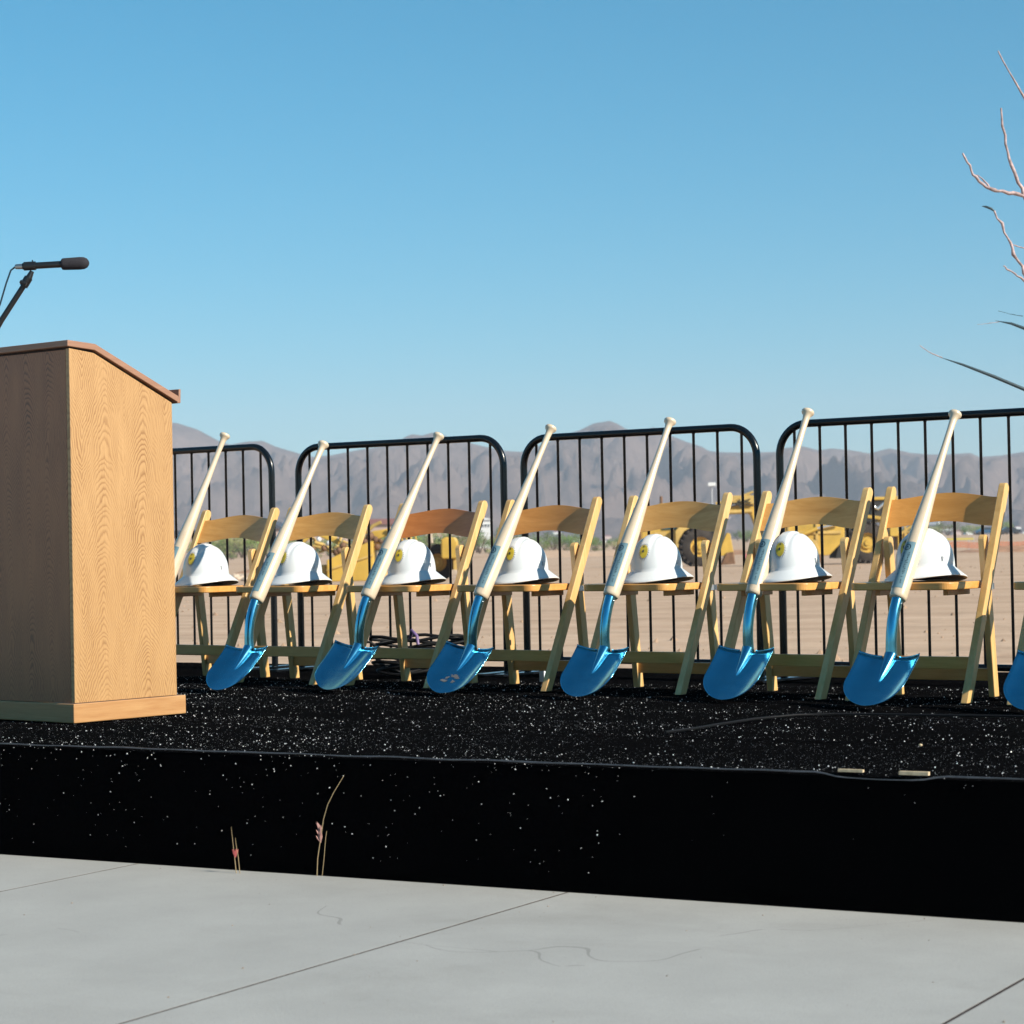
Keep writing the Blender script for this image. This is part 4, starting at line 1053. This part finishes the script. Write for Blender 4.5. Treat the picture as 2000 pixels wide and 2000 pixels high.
# far houses on the slope below the mountains: too small to tell apart
hm = MB().box(-1, 1, -1, 1, 0, 1); hwall = hm.mesh('wall'); hwall.materials.append(M['white_wall'])
hwall2 = hm.mesh('wall'); hwall2.materials.append(M['adobe'])
hr = MB().prism([(-1.1, 1.002), (1.1, 1.002), (0, 1.45)], -1.1, 1.1, 'y').mesh('roof'); hr.materials.append(M['roof_red'])
for k in range(70):
    x = rnd.uniform(330, 560) if k < 46 else rnd.uniform(-60, 330)
    y = rnd.uniform(1500, 2150)
    x *= y / 1900.0
    o = empty('distant_house', (x, y, max(mz(x, y), gz(x, y)) - 0.5), rnd.uniform(-0.5, 0.5), 'tiny pale far house below the mountains, %s' % where(x, y), 'house', 'far houses below the mountains')
    s = rnd.uniform(1.6, 4.0); o.scale = (s * 1.4, s, s * rnd.uniform(0.8, 1.1))
    for nm, me in (('wall', rnd.choice((hwall, hwall, hwall2))), ('roof', hr)):
        c = bpy.data.objects.new(nm, me); COL.objects.link(c); c.parent = o

# light pole and cars
def light_pole(x, y, h, label):
    o = empty('light_pole', (x, y, gz(x, y)), 0, label, 'light pole')
    MB().tube([(0, 0, 0), (0, 0, h)], [0.12, 0.08], 8).build('pole', M['wood_pole'], o)
    MB().box(-0.5, 0.5, -0.3, 0.3, h, h + 0.45).build('lamp_head', M['white_wall'], o, 0.03)
light_pole(26.15, 300, 8.0, 'slim pale light pole standing against the mountains above the fifth chair')
def car(x, y, mat, label, s=1.0):
    o = empty('parked_car', (x, y, gz(x, y)), 0, label, 'car')
    MB().prism([(-2.1, 0.35), (-2.15, 0.8), (-1.3, 0.95), (-0.6, 1.42), (0.8, 1.45), (1.5, 0.98), (2.1, 0.9), (2.15, 0.4)], -0.85, 0.85, 'y').build('body', mat, o, 0.06)
    MB().prism([(-1.1, 0.98), (-0.58, 1.36), (0.72, 1.38), (1.25, 1.0)], -0.87, -0.856, 'y').build('side_window', M['window'], o)
    for xx in (-1.35, 1.35):
        MB().tube([(xx, -0.88, 0.33), (xx, -0.65, 0.33)], 0.33, 16).build('wheel', M['tire'], o)
        MB().tube([(xx, 0.65, 0.33), (xx, 0.88, 0.33)], 0.33, 16).build('wheel', M['tire'], o)
car(88.5, 430, M['car_blue'], 'blue car parked beyond the lot, seen beside the last backrest')
car(95.0, 440, M['car_dark'], 'dark car parked at the far right beyond the lot')

# orange netting, tape, mounds, stones, flag
nf = empty('safety_fence', (42, 200, gz(42, 200)), 0, 'orange plastic safety netting on stakes at the far right', 'fence')
def net_z(x): return gz(42 + x, 200) - nf.location.z
mb = MB()
for k in range(5):
    z = 0.28 + 0.11 * k
    mb.tube([(-4.2 + 0.7 * i, 0, net_z(-4.2 + 0.7 * i) + z + 0.05 * math.sin(i * 1.3)) for i in range(14)], 0.035, 5)
mb.build('netting', M['orange_net'], nf)
for k in range(6):
    x = -4.1 + 1.75 * k; MB().tube([(x, 0.05, net_z(x) - 0.1), (x, 0.05, net_z(x) + 0.95)], 0.04, 6).build('stake', M['wood_pole'], nf)
yt = empty('tape_barrier', (48.6, 250, gz(48.6, 250)), 0, 'strip of yellow tape between two stakes beside the last hard hat', 'barrier tape')
MB().box(-1.5, 1.5, -0.02, 0.02, 0.42, 0.60).build('tape', M['tape'], yt)
for s in (-1, 1): MB().tube([(s * 1.5, 0.06, -0.1), (s * 1.5, 0.06, 0.8)], 0.05, 6).build('stake', M['wood_pole'], yt)
mf = empty('marker_flag', (9.0, 88, gz(9.0, 88)), 0, 'pink ribbon on a survey stake left of the sixth chair', 'survey flag')
MB().tube([(0, 0, -0.05), (0, 0, 0.75)], 0.02, 6).build('stake', M['wood_pole'], mf); MB().box(-0.10, 0.06, -0.02, -0.0, 0.40, 0.72).build('ribbon', M['pink'], mf)

def mound(x, y, w, d, h, mat, label, seed, cat='dirt mound', name='dirt_mound', group=None):
    mb = MB()
    def fn(u, v):
        a, b = 2 * u - 1, 2 * v - 1; k = max(0, 1 - a * a) * max(0, 1 - b * b)
        xx, yy_ = x + a * w, y + b * d
        return (xx - x, yy_ - y, gz(xx, yy_) - gz(x, y) - 0.04 + h * k ** 0.8 * (0.75 + 0.6 * noise.noise((a * 3 + seed, b * 3, seed))) + 0.12 * h * noise.noise((a * 9, b * 9, seed)) * (k > 0))
    mb.grid(fn, 36, 14)
    o = mb.build(name, mat); o.location = (x, y, gz(x, y)); tag(o, label, cat, group)
M['red_dirt'] = plain('turned reddish dirt', (0.36, 0.20, 0.125), 0.95, 0, 0.1, 0.3, 1.2, 0, 0.5)
mound(46, 190, 9, 4, 0.75, M['red_dirt'], 'long low berm of reddish dirt at the far right', 1.0)
mound(24, 215, 9, 4, 0.5, M['red_dirt'], 'low dirt berm beside the scraper', 4.0)
mound(5, 240, 11, 4, 0.7, M['dirt'], 'long tan berm before the bushes in the middle', 2.0)
mound(-12, 150, 6, 3, 0.6, M['red_dirt'], 'brown turned earth heap right of the earthmover', 3.0)
for k in range(7):
    x, y = rnd.uniform(-13.6, -12.2), rnd.uniform(106, 112); r = rnd.uniform(0.12, 0.30)
    mb = MB().grid(lambda u, v: Vector((math.cos(6.2832 * u) * math.sin(math.pi * v), math.sin(6.2832 * u) * math.sin(math.pi * v), -0.7 * math.cos(math.pi * v))) * r * (1 + 0.35 * noise.noise((u * 5 + k, v * 4, k))), 12, 7, False, True)
    o = mb.build('boulder', M['rock']); o.location = (x, y, gz(x, y) + r * 0.45); tag(o, 'pale rock in the heap behind the first chair', 'rock', 'pale rocks heaped behind the first chair')

# ------------------------------------------------------------------ bushes
def bush_mesh(seed, n, mat):
    rg = random.Random(seed); mb = MB()
    cl = [(rg.uniform(-0.55, 0.55), rg.uniform(-0.4, 0.4), rg.uniform(0.30, 0.80), rg.uniform(0.16, 0.34)) for _ in range(9)]
    for k in range(n):
        cx, cy, cz, cr = rg.choice(cl)
        d = Vector((rg.gauss(0, 1), rg.gauss(0, 1), rg.gauss(0, 1))).normalized() * cr * rg.random() ** 0.35
        p = Vector((cx, cy, max(0.06, cz + d.z * 0.9))) + Vector((d.x, d.y, 0))
        a = Vector((rg.uniform(-1, 1), rg.uniform(-1, 1), rg.uniform(-1, 1))).normalized(); b = a.orthogonal().normalized()
        s = rg.uniform(0.018, 0.045)
        mb.add([p - a * s, p + b * s * 0.55, p + a * s, p - b * s * 0.55], [(0, 1, 2, 3)])
    me = mb.mesh('crown'); me.materials.append(mat); return me
crowns = [bush_mesh(k, 620, LEAF[k % 3]) for k in range(6)]
stem_mb = MB()
for k in range(5):
    a = k * 1.26; stem_mb.tube([(0, 0, -0.03), (0.12 * math.cos(a), 0.12 * math.sin(a), 0.25), (0.38 * math.cos(a), 0.3 * math.sin(a), 0.62)], [0.03, 0.022, 0.008], 5)
stem_me = stem_mb.mesh('stem'); stem_me.materials.append(M['trunk'])
def bush_label(kind, k, h, x, y, lo, hi):
    size = 'tall' if h > hi else ('low' if h < lo else 'middling')
    return '%s %s %s seen %s' % (size, ('olive', 'deep green', 'yellowish')[k % 3], kind, where(x, y))
def bush(x, y, h, wd, k, label, group):
    o = empty('desert_bush', (x, y, gz(x, y) - 0.05), rnd.uniform(0, 6.28), label, 'bush', group); o.scale = (wd, wd, h)
    for nm, me in (('crown', crowns[k % 6]), ('stem', stem_me)):
        c = bpy.data.objects.new(nm, me); COL.objects.link(c); c.parent = o
for k in range(92):
    x = -47 + 70 * (k + rnd.uniform(-0.4, 0.4)) / 91
    y = rnd.uniform(315, 360); h = rnd.uniform(1.7, 3.5) * (1.15 if x < -28 or -20 < x < 3 else 0.85)
    bush(x, y, h, h * rnd.uniform(0.8, 1.25), k, bush_label('bush beyond the lot', k, h, x, y, 1.9, 2.7), 'bushes between the lot and the buildings')
for k in range(90):
    y = rnd.uniform(440, 700); x = y / 4500.0 * rnd.uniform(440, 1050)
    h = rnd.uniform(1.6, 3.2)
    bush(x, y, h, h * rnd.uniform(0.9, 1.5), k + 2, bush_label('bush in the far belt', k + 2, h, x, y, 2.1, 2.7), 'bushes in the belt at the far right')
for k in range(34):
    x = rnd.uniform(-46, 24); y = rnd.uniform(285, 318); h = rnd.uniform(0.35, 0.8)
    bush(x, y, h, h * rnd.uniform(1.1, 1.9), k + 1, bush_label('scrub at the lot edge', k + 1, h, x, y, 0.5, 0.65), 'dry scrub before the bush row')
